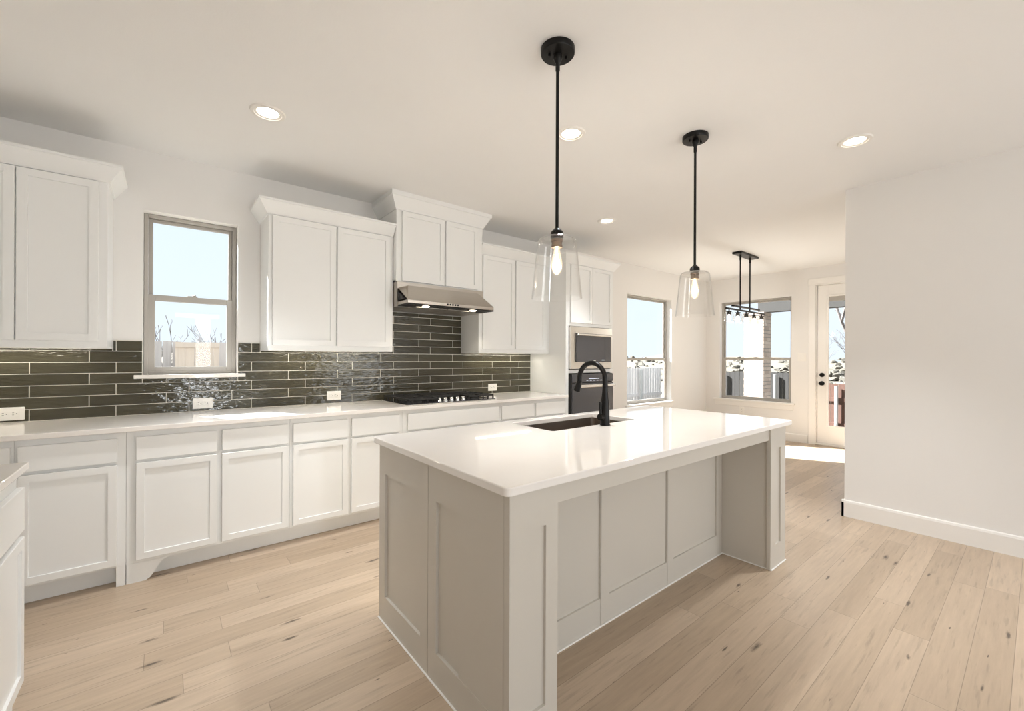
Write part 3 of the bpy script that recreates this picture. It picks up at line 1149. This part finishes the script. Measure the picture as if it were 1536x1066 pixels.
ov = thing('built_in_oven', 'built-in wall oven with steel bar handle below the microwave', 'oven', (3.80, 3.4, 0.55))
bm = BM(); box(bm, 3.445, 4.158, 3.228, 3.2615, 0.530, 1.126, 0.002); box(bm, 3.46, 4.14, 3.2620, 3.75, 0.54, 1.12)
obj('body', bm, M['dark_in'], ov)
bm = BM(); box(bm, 3.452, 4.156, 3.214, 3.2278, 1.030, 1.122, 0.002)
cp = obj('control_panel', bm, M['ovglass'], ov)
bm = BM(); box(bm, 3.72, 3.90, 3.2130, 3.2138, 1.066, 1.072)
for i in range(5):
    box(bm, 3.68 + i * 0.06, 3.71 + i * 0.06, 3.2130, 3.2138, 1.046, 1.050)
obj('display', bm, M['digits'], cp)
bm = BM(); box(bm, 3.452, 4.156, 3.212, 3.2278, 0.535, 1.018, 0.002)
od = obj('door', bm, M['ovglass'], ov)
bm = BM(); box(bm, 3.462, 4.150, 3.168, 3.184, 0.972, 1.006, 0.006, 2)
for x in (3.50, 4.11):
    box(bm, x - 0.012, x + 0.012, 3.18, 3.2125, 0.977, 1.001, 0.002)
obj('handle', bm, M['chrome'], od)

# ------------------------------------------------------------------ island
ix0, ix1 = 0.832, 3.122
iyf, iyb, iyp = 1.036, 2.080, 1.336
isl = thing('kitchen_island', 'greige panelled kitchen island with open seating side', 'island', ((ix0 + ix1) / 2, 1.55, 0))
g = M['grey']
IZ = 0.8725
bm = BM()
box(bm, ix0 + 0.022, ix1 - 0.022, iyp + 0.022, iyb - 0.022, 0.09, 0.60)
box(bm, ix0 + 0.022, 1.600, iyp + 0.022, iyb - 0.022, 0.60, IZ)
box(bm, 2.430, ix1 - 0.022, iyp + 0.022, iyb - 0.022, 0.60, IZ)
box(bm, 1.600, 2.430, iyp + 0.022, 1.60, 0.60, IZ)
box(bm, 1.600, 2.430, 2.05, iyb - 0.022, 0.60, IZ)
box(bm, ix0 + 0.03, ix1 - 0.03, iyp + 0.06, iyb - 0.07, 0.0005, 0.09)
obj('carcass', bm, g, isl)
# taller bottom and top rails on the end panels: the recess runs 0.13..0.73
def panel(u0, u1, z0, z1, plane, facing, th, side, top, bot, rec=0.012, bev=0.0012):
    bm = BM()
    box(bm, u0, u1, 0.0, th, z0, z1, bev, 1)
    bm.normal_update()
    f = max((q for q in bm.faces if abs(q.normal.y) > 0.9 and q.calc_center_median().y < th * 0.5), key=lambda q: q.calc_area())
    bmesh.ops.inset_region(bm, faces=[f], thickness=0.02, depth=0)
    vs = sorted(f.verts, key=lambda v: (v.co.z, v.co.x))
    us, ue = (u0 + side[0], u1 - side[1])
    for v in f.verts:
        v.co.x = us if v.co.x < (u0 + u1) / 2 else ue
        v.co.z = z0 + bot if v.co.z < (z0 + z1) / 2 else z1 - top
    bmesh.ops.inset_region(bm, faces=[f], thickness=0.001, depth=0)
    for v in f.verts:
        v.co.y = rec
    return place(bm, facing, plane)


obj('end_panel', panel(1.571, 2.080, 0.0005, IZ, ix0, 'W', 0.021, (0.064, 0.070), 0.143, 0.128), g, isl)
obj('end_panel', panel(1.068, 1.568, 0.0005, IZ, ix0, 'W', 0.021, (0.060, 0.066), 0.143, 0.128), g, isl)
# near-left post: box clad with one recessed panel towards the room
obj('post', panel(ix0 + 0.0, 1.044, 0.0005, IZ, iyf, 'S', 0.026, (0.058, 0.056), 0.130, 0.140, 0.010), g, isl)
bm = BM()
box(bm, ix0 + 0.002, 1.044, iyf + 0.027, iyp, 0.0005, IZ, 0.001)
obj('post_core', bm, g, isl)
# right leg
bm = BM(); box(bm, 2.894, ix1 - 0.001, iyf + 0.024, iyp + 0.021, 0.0005, IZ, 0.001)
obj('leg_core', bm, g, isl)
obj('leg', panel(2.884, ix1, 0.0005, IZ, iyf, 'S', 0.023, (0.078, 0.078), 0.130, 0.140, 0.010), g, isl)
# recessed back panel with three fields, split by stiles
for a, b, sd in ((1.045, 1.640, (0.06, 0.0)), (1.6435, 2.229, (0.064, 0.0)), (2.2325, 2.893, (0.062, 0.075))):
    obj('back_panel', panel(a, b, 0.0005, 0.80, iyp, 'S', 0.021, sd if sd[1] else (sd[0], 0.004), 0.004, 0.135, 0.009), g, isl)
bm = BM(); box(bm, 1.045, 2.883, iyf + 0.012, iyf + 0.034, 0.798, IZ, 0.0015)
obj('apron', bm, g, isl)
# right end and kitchen side
obj('end_panel', panel(1.36, 2.080, 0.0005, IZ, ix1, 'E', 0.021, (0.06, 0.06), 0.143, 0.128), g, isl)
for a, b in ((0.86, 1.40), (1.41, 2.0), (2.01, 2.6), (2.61, 3.10)):
    obj('door', shaker(a, b, 0.12, 0.85, iyb + 0.0005, 'N', th=0.02), g, isl)
# thin light bead along the floor
bm = BM()
for p0, p1 in (((ix0 - 0.003, iyf - 0.002), (ix0 - 0.003, iyb)), ((ix0, iyf - 0.003), (1.045, iyf - 0.003)), ((1.045, iyp - 0.003), (2.892, iyp - 0.003)),
               ((2.891, iyf), (2.891, iyp)), ((2.886, iyf - 0.003), (ix1, iyf - 0.003))):
    tube(bm, (*p0, 0.003), (*p1, 0.003), 0.004, n=8)
obj('floor_bead', bm, M['trim'], isl)

HOLE = (1.640, 2.392, 1.668, 2.034, 0.02)
bm = BM(); rounded_slab(bm, 0.806, 3.186, 1.016, 2.106, 0.873, 0.902, 0.022, HOLE)
single('island_countertop', bm, M['quartz'], 'white quartz countertop on the island, around the sink', 'countertop')

# sink: undermount bowl with radiused walls
sk = thing('undermount_sink', 'stainless undermount sink bowl set in the island countertop', 'sink', (2.016, 1.85, 0.65))
bm = BM()


def rrect(a0, a1, b0, b1, rad, z, k=6):
    pts = []
    for cx, cy, t0 in ((a1 - rad, b1 - rad, 0), (a0 + rad, b1 - rad, 90), (a0 + rad, b0 + rad, 180), (a1 - rad, b0 + rad, 270)):
        for i in range(k + 1):
            t = math.radians(t0 + 90 * i / k)
            pts.append((cx + rad * math.cos(t), cy + rad * math.sin(t), z))
    return pts


loops = [rrect(1.612, 2.420, 1.642, 2.044, 0.03, 0.8722), rrect(1.636, 2.396, 1.664, 2.038, 0.03, 0.8722), rrect(1.638, 2.394, 1.666, 2.036, 0.03, 0.70),
         rrect(1.645, 2.387, 1.673, 2.029, 0.03, 0.665), rrect(1.66, 2.372, 1.688, 2.014, 0.03, 0.655)]
rings = [[bm.verts.new(p) for p in lp] for lp in loops]
for a, b in zip(rings, rings[1:]):
    for i in range(len(a)):
        bm.faces.new((a[i], a[(i + 1) % len(a)], b[(i + 1) % len(a)], b[i]))
bm.faces.new(rings[-1])
obj('bowl', bm, M['sinksteel'], sk, True)
bm = BM(); lathe(bm, [(0, 0.657), (0.02, 0.656), (0.04, 0.659), (0.045, 0.656)], (2.016, 1.90, 0), 24)
obj('drain', bm, M['chrome'], sk, True)

# faucet
FX, FY = 2.030, 1.627
fc = thing('kitchen_faucet', 'matte black gooseneck faucet standing on the island beside the sink', 'faucet', (FX, FY, 0.902))
bm = BM()
lathe(bm, [(0, 0.9022), (0.030, 0.9022), (0.030, 0.908), (0.0275, 0.912), (0.0265, 0.98), (0.0245, 1.03), (0.020, 1.08), (0.0165, 1.115), (0.0165, 1.14), (0, 1.14)], (FX, FY, 0), 28)
obj('body', bm, M['black'], fc, True)
bm = BM()
pts, rad = [], []
R = 0.102
for z in (1.13, 1.15):
    pts.append((FX, FY, z)); rad.append(0.0155)
for i in range(21):
    t = math.radians(180 - i * 9.4)
    pts.append((FX, FY + R + R * math.cos(t), 1.170 + R * math.sin(t) * 1.0)); rad.append(0.0152)
obj('gooseneck', sweep(bm, pts, rad), M['black'], fc, True)
e0, e1 = Vector(pts[-1]), Vector(pts[-2])
dv = (e0 - e1).normalized()
bm = BM()
dn = (Vector((0, 0.34, -1))).normalized()
hp = [e0, e0 + dn * 0.008, e0 + dn * 0.012, e0 + dn * 0.045, e0 + dn * 0.066, e0 + dn * 0.068]
obj('spray_head', sweep(bm, hp, [0.0155, 0.0155, 0.017, 0.0205, 0.0225, 0.020]), M['black'], fc, True)
bm = BM()
tube(bm, (FX - 0.015, FY, 0.955), (FX - 0.052, FY, 0.955), 0.0185, n=20)
hb = obj('handle_hub', bm, M['black'], fc, True)
bm = BM(); sweep(bm, [(FX - 0.042, FY, 0.965), (FX - 0.043, FY, 0.99), (FX - 0.044, FY + 0.002, 1.043)], [0.008, 0.0075, 0.0095], 12)
obj('lever', bm, M['black'], hb, True)

# ------------------------------------------------------------------ left run: cabinet and counter close to the camera
lc = thing('base_cabinet', 'white base cabinet close by at the left edge, under its own counter', 'cabinet', (-0.73, 1.8, 0))
LX = -0.428
bm = BM(); box(bm, XL + 0.001, LX, 1.20, 2.372, 0.085, ZC - 0.0005, 0.001)
obj('carcass', bm, M['white'], lc)
bm = BM(); box(bm, XL + 0.03, LX - 0.07, 1.22, 2.36, 0.0005, 0.085)
obj('toe_kick', bm, M['white'], lc)
bm = BM(); prism(bm, [(2.325, 0.0005), (2.325, 0.085), (2.05, 0.085), (2.08, 0.07), (2.12, 0.03), (2.17, 0.0005)], 'X', LX - 0.02, LX)
obj('bracket_foot', bm, M['white'], lc)
for a, b in ((1.90, 2.366), (1.22, 1.88)):
    obj('drawer_front', shaker(a, b, 0.655, 0.815, LX + 0.021, 'E', flat=True), M['white'], lc)
    obj('door', shaker(a, b, 0.095, 0.632, LX + 0.021, 'E', fr=0.055), M['white'], lc)
bm = BM(); box(bm, XL + 0.001, -0.400, 1.18, 2.388, ZC, 0.902, 0.003, 2)
single('countertop', bm, M['quartz'], 'short white countertop at the left edge, nearest the camera', 'countertop')

# ------------------------------------------------------------------ pendants
PG = 'glass pendant lights over the island'


def pendant(x, y, label):
    r = thing('pendant_light', label, 'pendant light', (x, y, 1.55), PG)
    bm = BM(); lathe(bm, [(0, CEIL - 0.0005), (0.077, CEIL - 0.0005), (0.077, CEIL - 0.024), (0.074, CEIL - 0.028), (0, CEIL - 0.030)], (x, y, 0), 40)
    c = obj('canopy', bm, M['black'], r, True)
    for s in (-1, 1):
        bm = BM(); lathe(bm, [(0, CEIL - 0.042), (0.006, CEIL - 0.042), (0.006, CEIL - 0.029)], (x + 0.036 * s, y - 0.018 * s, 0), 12)
        obj('screw', bm, M['black'], c, True)
    bm = BM(); lathe(bm, [(0, CEIL - 0.0295), (0.020, CEIL - 0.0295), (0.020, CEIL - 0.045), (0.013, CEIL - 0.062), (0.010, CEIL - 0.066), (0.010, CEIL - 0.10), (0.0075, CEIL - 0.104), (0.0075, 1.892), (0.012, 1.888), (0.014, 1.878), (0, 1.878)], (x, y, 0), 24)
    obj('stem', bm, M['black'], r, True)
    bm = BM(); lathe(bm, [(0, 1.886), (0.016, 1.884), (0.024, 1.876), (0.029, 1.870), (0.030, 1.846), (0, 1.846)], (x, y, 0), 28)
    obj('cap', bm, M['black'], r, True)
    bm = BM(); lathe(bm, [(0, 1.838), (0.0265, 1.838), (0.0265, 1.828), (0.0235, 1.826), (0.0235, 1.812), (0.0255, 1.810), (0.0255, 1.800), (0.018, 1.798), (0, 1.798)], (x, y, 0), 24)
    obj('socket', bm, M['brass'], r, True)
    # shade: thin-walled, open at the bottom
    outp = [(0.020, 1.8455), (0.060, 1.8455), (0.076, 1.842), (0.085, 1.834), (0.089, 1.822), (0.0955, 1.76), (0.1035, 1.68), (0.1100, 1.615), (0.1150, 1.569)]
    inn = [(0.1125, 1.569), (0.1075, 1.615), (0.1010, 1.68), (0.0930, 1.76), (0.0865, 1.822), (0.0825, 1.832), (0.075, 1.8385), (0.060, 1.842), (0.020, 1.842)]
    bm = BM(); lathe(bm, outp + inn + [outp[0]], (x, y, 0), 56)
    bmesh.ops.remove_doubles(bm, verts=bm.verts, dist=1e-5)
    obj('glass_shade', bm, M['shade'], r, True)
    bm = BM(); lathe(bm, [(0.0115, 1.800), (0.013, 1.790), (0.018, 1.768), (0.0245, 1.738), (0.0255, 1.722), (0.0235, 1.705), (0.018, 1.690), (0.009, 1.680), (0.0, 1.677)], (x, y, 0), 24)
    b = obj('bulb', bm, M['bulbglass'], r, True)
    bm = BM()
    for k in range(6):
        t = k * math.pi / 3
        tube(bm, (x + 0.006 * math.cos(t), y + 0.006 * math.sin(t), 1.772), (x + 0.011 * math.cos(t + 0.4), y + 0.011 * math.sin(t + 0.4), 1.706), 0.0014, n=6)
    tube(bm, (x, y, 1.798), (x, y, 1.76), 0.003, n=8)
    obj('filament', bm, M['filament'], b)
    L = bpy.data.lights.new('bulb_light', 'POINT'); L.energy = 5.0; L.color = (1, 0.90, 0.78); L.shadow_soft_size = 0.02
    lo = bpy.data.objects.new('bulb_light', L); COL.objects.link(lo); lo.parent = r; lo.location = (0, 0, 1.735 - 1.55)
    return r


p1 = pendant(1.378, 1.383, 'black pendant with clear glass shade nearest the camera, left one over the island')
dup(p1, (2.594, 1.374, 1.55), 'black pendant with clear glass shade over the far end of the island')

# ------------------------------------------------------------------ dining chandelier
CHY = 2.50
ch = thing('linear_chandelier', 'black linear chandelier with five small glass shades before the dining window', 'chandelier', (6.09, CHY, 1.8))
bm = BM(); box(bm, 5.80, 6.34, CHY - 0.06, CHY + 0.06, CEIL - 0.028, CEIL - 0.0005, 0.003)
obj('ceiling_plate', bm, M['black'], ch)
for x in (5.905, 6.205):
    bm = BM(); tube(bm, (x, CHY, CEIL - 0.028), (x, CHY, 1.945), 0.0085, n=12); tube(bm, (x, CHY, CEIL - 0.028), (x, CHY, CEIL - 0.10), 0.012, n=12)
    obj('rod', bm, M['black'], ch, True)
bm = BM(); box(bm, 5.69, 6.49, CHY - 0.02, CHY + 0.02, 1.976, 1.996, 0.002)
obj('upper_bar', bm, M['black'], ch)
bm = BM(); box(bm, 5.50, 6.68, CHY - 0.012, CHY + 0.012, 1.930, 1.950, 0.002)
obj('lower_bar', bm, M['black'], ch)
for i in range(5):
    x = 5.585 + i * 0.2525
    bm = BM()
    lathe(bm, [(0, 1.931), (0.008, 1.931), (0.008, 1.912), (0.034, 1.908), (0.034, 1.900), (0.022, 1.898), (0.022, 1.885), (0.026, 1.883), (0.026, 1.862), (0, 1.860)], (x, CHY, 0), 20)
    so = obj('lamp_socket', bm, M['black'], ch, True)
    bm = BM()
    prof = [(0.030, 1.8985), (0.044, 1.885), (0.050, 1.865), (0.062, 1.775), (0.0598, 1.775), (0.048, 1.864), (0.042, 1.882), (0.030, 1.896), (0.030, 1.8985)]
    lathe(bm, prof, (x, CHY, 0), 28)
    bmesh.ops.remove_doubles(bm, verts=bm.verts, dist=1e-5)
    obj('glass_shade', bm, M['shade'], ch, True)
    bm = BM(); lathe(bm, [(0.010, 1.861), (0.014, 1.850), (0.022, 1.825), (0.022, 1.812), (0.014, 1.795), (0, 1.789)], (x, CHY, 0), 18)
    obj('bulb', bm, emit('warm_bulb', (1.0, 0.88, 0.70), 9.0) if i == 0 else bpy.data.materials['warm_bulb'], ch, True)
    L = bpy.data.lights.new('bulb_light', 'POINT'); L.energy = 3.2; L.color = (1, 0.96, 0.90); L.shadow_soft_size = 0.03
    lo = bpy.data.objects.new('bulb_light', L); COL.objects.link(lo); lo.parent = ch; lo.location = (x - 6.09, 0, 1.76 - 1.8)

# ------------------------------------------------------------------ recessed ceiling lights


def downlight(x, y, label, group='recessed ceiling lights'):
    r = thing('recessed_light', label, 'recessed light', (x, y, CEIL - 0.01), group)
    bm = BM(); lathe(bm, [(0.056, CEIL - 0.0016), (0.058, CEIL - 0.0045), (0.069, CEIL - 0.0045), (0.071, CEIL - 0.010), (0.087, CEIL - 0.008), (0.092, CEIL - 0.0006)], (x, y, 0), 40)
    obj('trim_ring', bm, M['plate'], r, True)
    bm = BM(); lathe(bm, [(0.0, CEIL - 0.0012), (0.0555, CEIL - 0.0012)], (x, y, 0), 40)
    obj('lens', bm, M['lens'], r, True)
    L = bpy.data.lights.new('downlight_lamp', 'SPOT'); L.energy = DOWN; L.spot_size = math.radians(74); L.spot_blend = 0.8
    L.color = (0.965, 0.985, 1.0); L.shadow_soft_size = 0.06
    lo = bpy.data.objects.new('downlight_lamp', L); COL.objects.link(lo); lo.parent = r; lo.location = (0, 0, -0.005)
    return r


d1 = downlight(0.448, 2.798, 'round recessed ceiling light at the left, before the second wall cabinet')
d2 = dup(d1, (1.962, 1.850, CEIL - 0.01), 'round recessed ceiling light beside the rod of the nearer pendant')
d3 = dup(d1, (3.436, 0.752, CEIL - 0.01), 'round recessed ceiling light near the right wall')
d4 = dup(d1, (3.490, 2.788, CEIL - 0.01), 'small-looking recessed ceiling light before the oven tower, between both pendants')
for o, k, w in ((d1, 0.72, 74), (d2, 0.62, 118), (d3, 0.72, 74), (d4, 0.5, 74)):      # dimmed circuits, one wider lamp
    for c in kids(o):
        if c.type == 'LIGHT':
            c.data = c.data.copy()
            c.data.energy = DOWN * k
            c.data.spot_size = math.radians(w)

# ------------------------------------------------------------------ outside
bm = BM(); box(bm, -60, 120, -60, 90, -0.6, -0.45)
o = obj('ground', bm, M['soil']); o['kind'] = 'structure'
bm = BM(); box(bm, XF + T + 0.001, 10.2, -3.0, 4.1, -0.3, -0.06)
o = obj('patio_slab', bm, M['patio']); o['kind'] = 'structure'
# low rise beyond the yard
bm = BM()
n = 48
ra, rb = [], []
for i in range(n + 1):
    t = math.radians(-35 + 150 * i / n)
    hgt = 1.6 + 0.5 * math.sin(i * 0.7) + 0.3 * math.sin(i * 1.9)
    a = bm.verts.new((50 * math.cos(t), 50 * math.sin(t), -0.45)); b = bm.verts.new((75 * math.cos(t), 75 * math.sin(t), hgt)); c = bm.verts.new((110 * math.cos(t), 110 * math.sin(t), -0.5))
    ra.append((a, b, c))
for p, q in zip(ra, ra[1:]):
    bm.faces.new((p[0], q[0], q[1], p[1])); bm.faces.new((p[1], q[1], q[2], p[2]))
o = obj('hills', bm, M['soil'], None, True); o['kind'] = 'structure'
# scrub and trees on the rise
bm = BM()
for i in range(1500):
    t = math.radians(rnd.uniform(-12, 100))
    d = rnd.uniform(34, 74)
    z = -0.45 if d < 50 else (-0.45 + (d - 50) / 25 * 1.9)
    s = rnd.uniform(0.12, 0.5)
    mt = Matrix.Translation((d * math.cos(t), d * math.sin(t), z + s * 0.45)) @ Matrix.Diagonal((s * rnd.uniform(0.8, 1.6), s * rnd.uniform(0.8, 1.6), s * rnd.uniform(0.5, 1.1), 1))
    res = bmesh.ops.create_icosphere(bm, subdivisions=1, radius=0.8, matrix=mt)
    for v in res['verts']:
        v.co += Vector((rnd.uniform(-1, 1), rnd.uniform(-1, 1), rnd.uniform(-1, 1))) * 0.4 * s
o = obj('scrub_trees', bm, M['scrub']); tag(o, 'grey winter scrub and trees on the rise beyond the yards', 'trees'); o['kind'] = 'stuff'


def fence(label, axis, a0, a1, at, ztop, z0, mat, posts=(), rails=(), w=0.14, lean=0.0):
    r = thing('wooden_fence', label, 'fence', ((a0 + a1) / 2, at, z0) if axis == 'X' else (at, (a0 + a1) / 2, z0))
    bm = BM()
    u = a0
    while u < a1 - 0.02:
        e = min(u + w - 0.008, a1)
        h = ztop + rnd.uniform(-0.012, 0.012)
        dd = rnd.uniform(-0.004, 0.004)
        if axis == 'X':
            box(bm, u, e, at + dd, at + dd + 0.018, z0, h)
        else:
            box(bm, at + dd, at + dd + 0.018, u, e, z0, h)
        u += w
    obj('boards', bm, mat, r)
    for z in rails:
        bm = BM()
        if axis == 'X':
            box(bm, a0, a1, at - 0.045, at - 0.005, z, z + 0.09)
        else:
            box(bm, at - 0.045, at - 0.005, a0, a1, z, z + 0.09)
        obj('rail', bm, mat, r)
    for p in posts:
        bm = BM()
        if axis == 'X':
            tube(bm, (p, at - 0.08, z0), (p, at - 0.08, ztop - 0.05), 0.045, n=12)
        else:
            tube(bm, (at - 0.08, p, z0), (at - 0.08, p, ztop - 0.05), 0.035, n=12)
        obj('post', bm, M['post'], r)
    return r


fence('long weathered pale fence seen through the small kitchen window', 'X', -3.0, 4.0, 10.0, 1.565, -0.45, M['fencelight'], (), (0.2,))
fence('short tan fence section in front of the pale fence, beyond the small window', 'X', 0.12, 0.77, 9.7, 1.545, -0.45, M['fencetan'], (), (0.9, 1.46))
fence('pale board fence with a metal post seen through the window beside the oven tower', 'X', 7.2, 12.9, 8.0, 1.0, -0.45, M['fencepale'], (9.0, 11.64), (0.1,))
fence('dark grey board fence behind the brick column in the dining window', 'Y', 3.55, 7.9, 13.0, 0.93, -0.45, M['fencegrey'], (4.55, 5.95, 7.2), (0.0,))
fence('reddish cedar fence seen through the patio door glass', 'Y', 0.4, 3.5, 12.0, 0.74, -0.45, M['fencered'], (1.2, 2.93), (0.33, -0.25))
# brick porch column and beam
cl = thing('brick_column', 'whitewashed brick porch column seen through the dining window', 'column', (9.69, 3.75, -0.06))
bm = BM(); box(bm, 9.50, 9.88, 3.56, 3.94, -0.06, 2.20)
obj('shaft', bm, M['brick'], cl)
bm = BM(); box(bm, 9.49, 9.89, 3.55, 3.95, 2.20, 2.26, 0.004)
obj('cap', bm, M['brick'], cl)
bm = BM(); box(bm, 9.58, 9.80, 0.2, 3.70, 2.261, 2.56)
single('porch_beam', bm, M['beam'], 'dark beam resting on the brick porch column outside', 'beam')


def bare_tree(label, base, h, seed, spread=0.6, r0=0.05, depth=5, lean=(0, 0)):
    rr = random.Random(seed)
    bm = BM()

    def grow(p, d, ln, r, k):
        if k == 0 or r < 0.002:
            return
        q = p + d * ln
        tube(bm, p, q, r, r * 0.7, 6, False)
        for i in range(2 if k > 1 else 3):
            nd = (d + Vector((rr.uniform(-1, 1), rr.uniform(-1, 1), rr.uniform(-0.3, 0.6))) * spread).normalized()
            grow(q, nd, ln * rr.uniform(0.62, 0.86), r * 0.66, k - 1)
        if k > 2:
            nd = (d + Vector((rr.uniform(-1, 1), rr.uniform(-1, 1), 0.2)) * spread * 1.2).normalized()
            grow(p.lerp(q, 0.6), nd, ln * 0.6, r * 0.5, k - 2)
    grow(Vector(base), Vector((lean[0], lean[1], 1)).normalized(), h * 0.3, r0, depth)
    return single('bare_tree', bm, M['bark'], label, 'tree')


bare_tree('bare branched tree standing behind the cedar fence, seen through the door glass', (15.2, 2.75, -0.45), 5.6, 3, 0.55, 0.075, 7, (-0.05, 0.25))
bare_tree('low bare bush right behind the cedar fence, seen through the door glass', (13.4, 3.2, -0.45), 2.6, 9, 0.85, 0.025, 7)
bare_tree('small bare tree above the left part of the pale fence in the small window', (-0.15, 13.5, -0.45), 2.75, 5, 0.6, 0.04, 6)
bare_tree('small bare tree above the tan fence section in the small window', (0.95, 17.5, -0.45), 2.5, 11, 0.6, 0.04, 6)
bare_tree('small bare tree above the right part of the pale fence in the small window', (1.25, 12.4, -0.45), 2.9, 21, 0.55, 0.04, 6)
for o in bpy.data.objects:
    if '_mesh' in o:
        del o['_mesh']
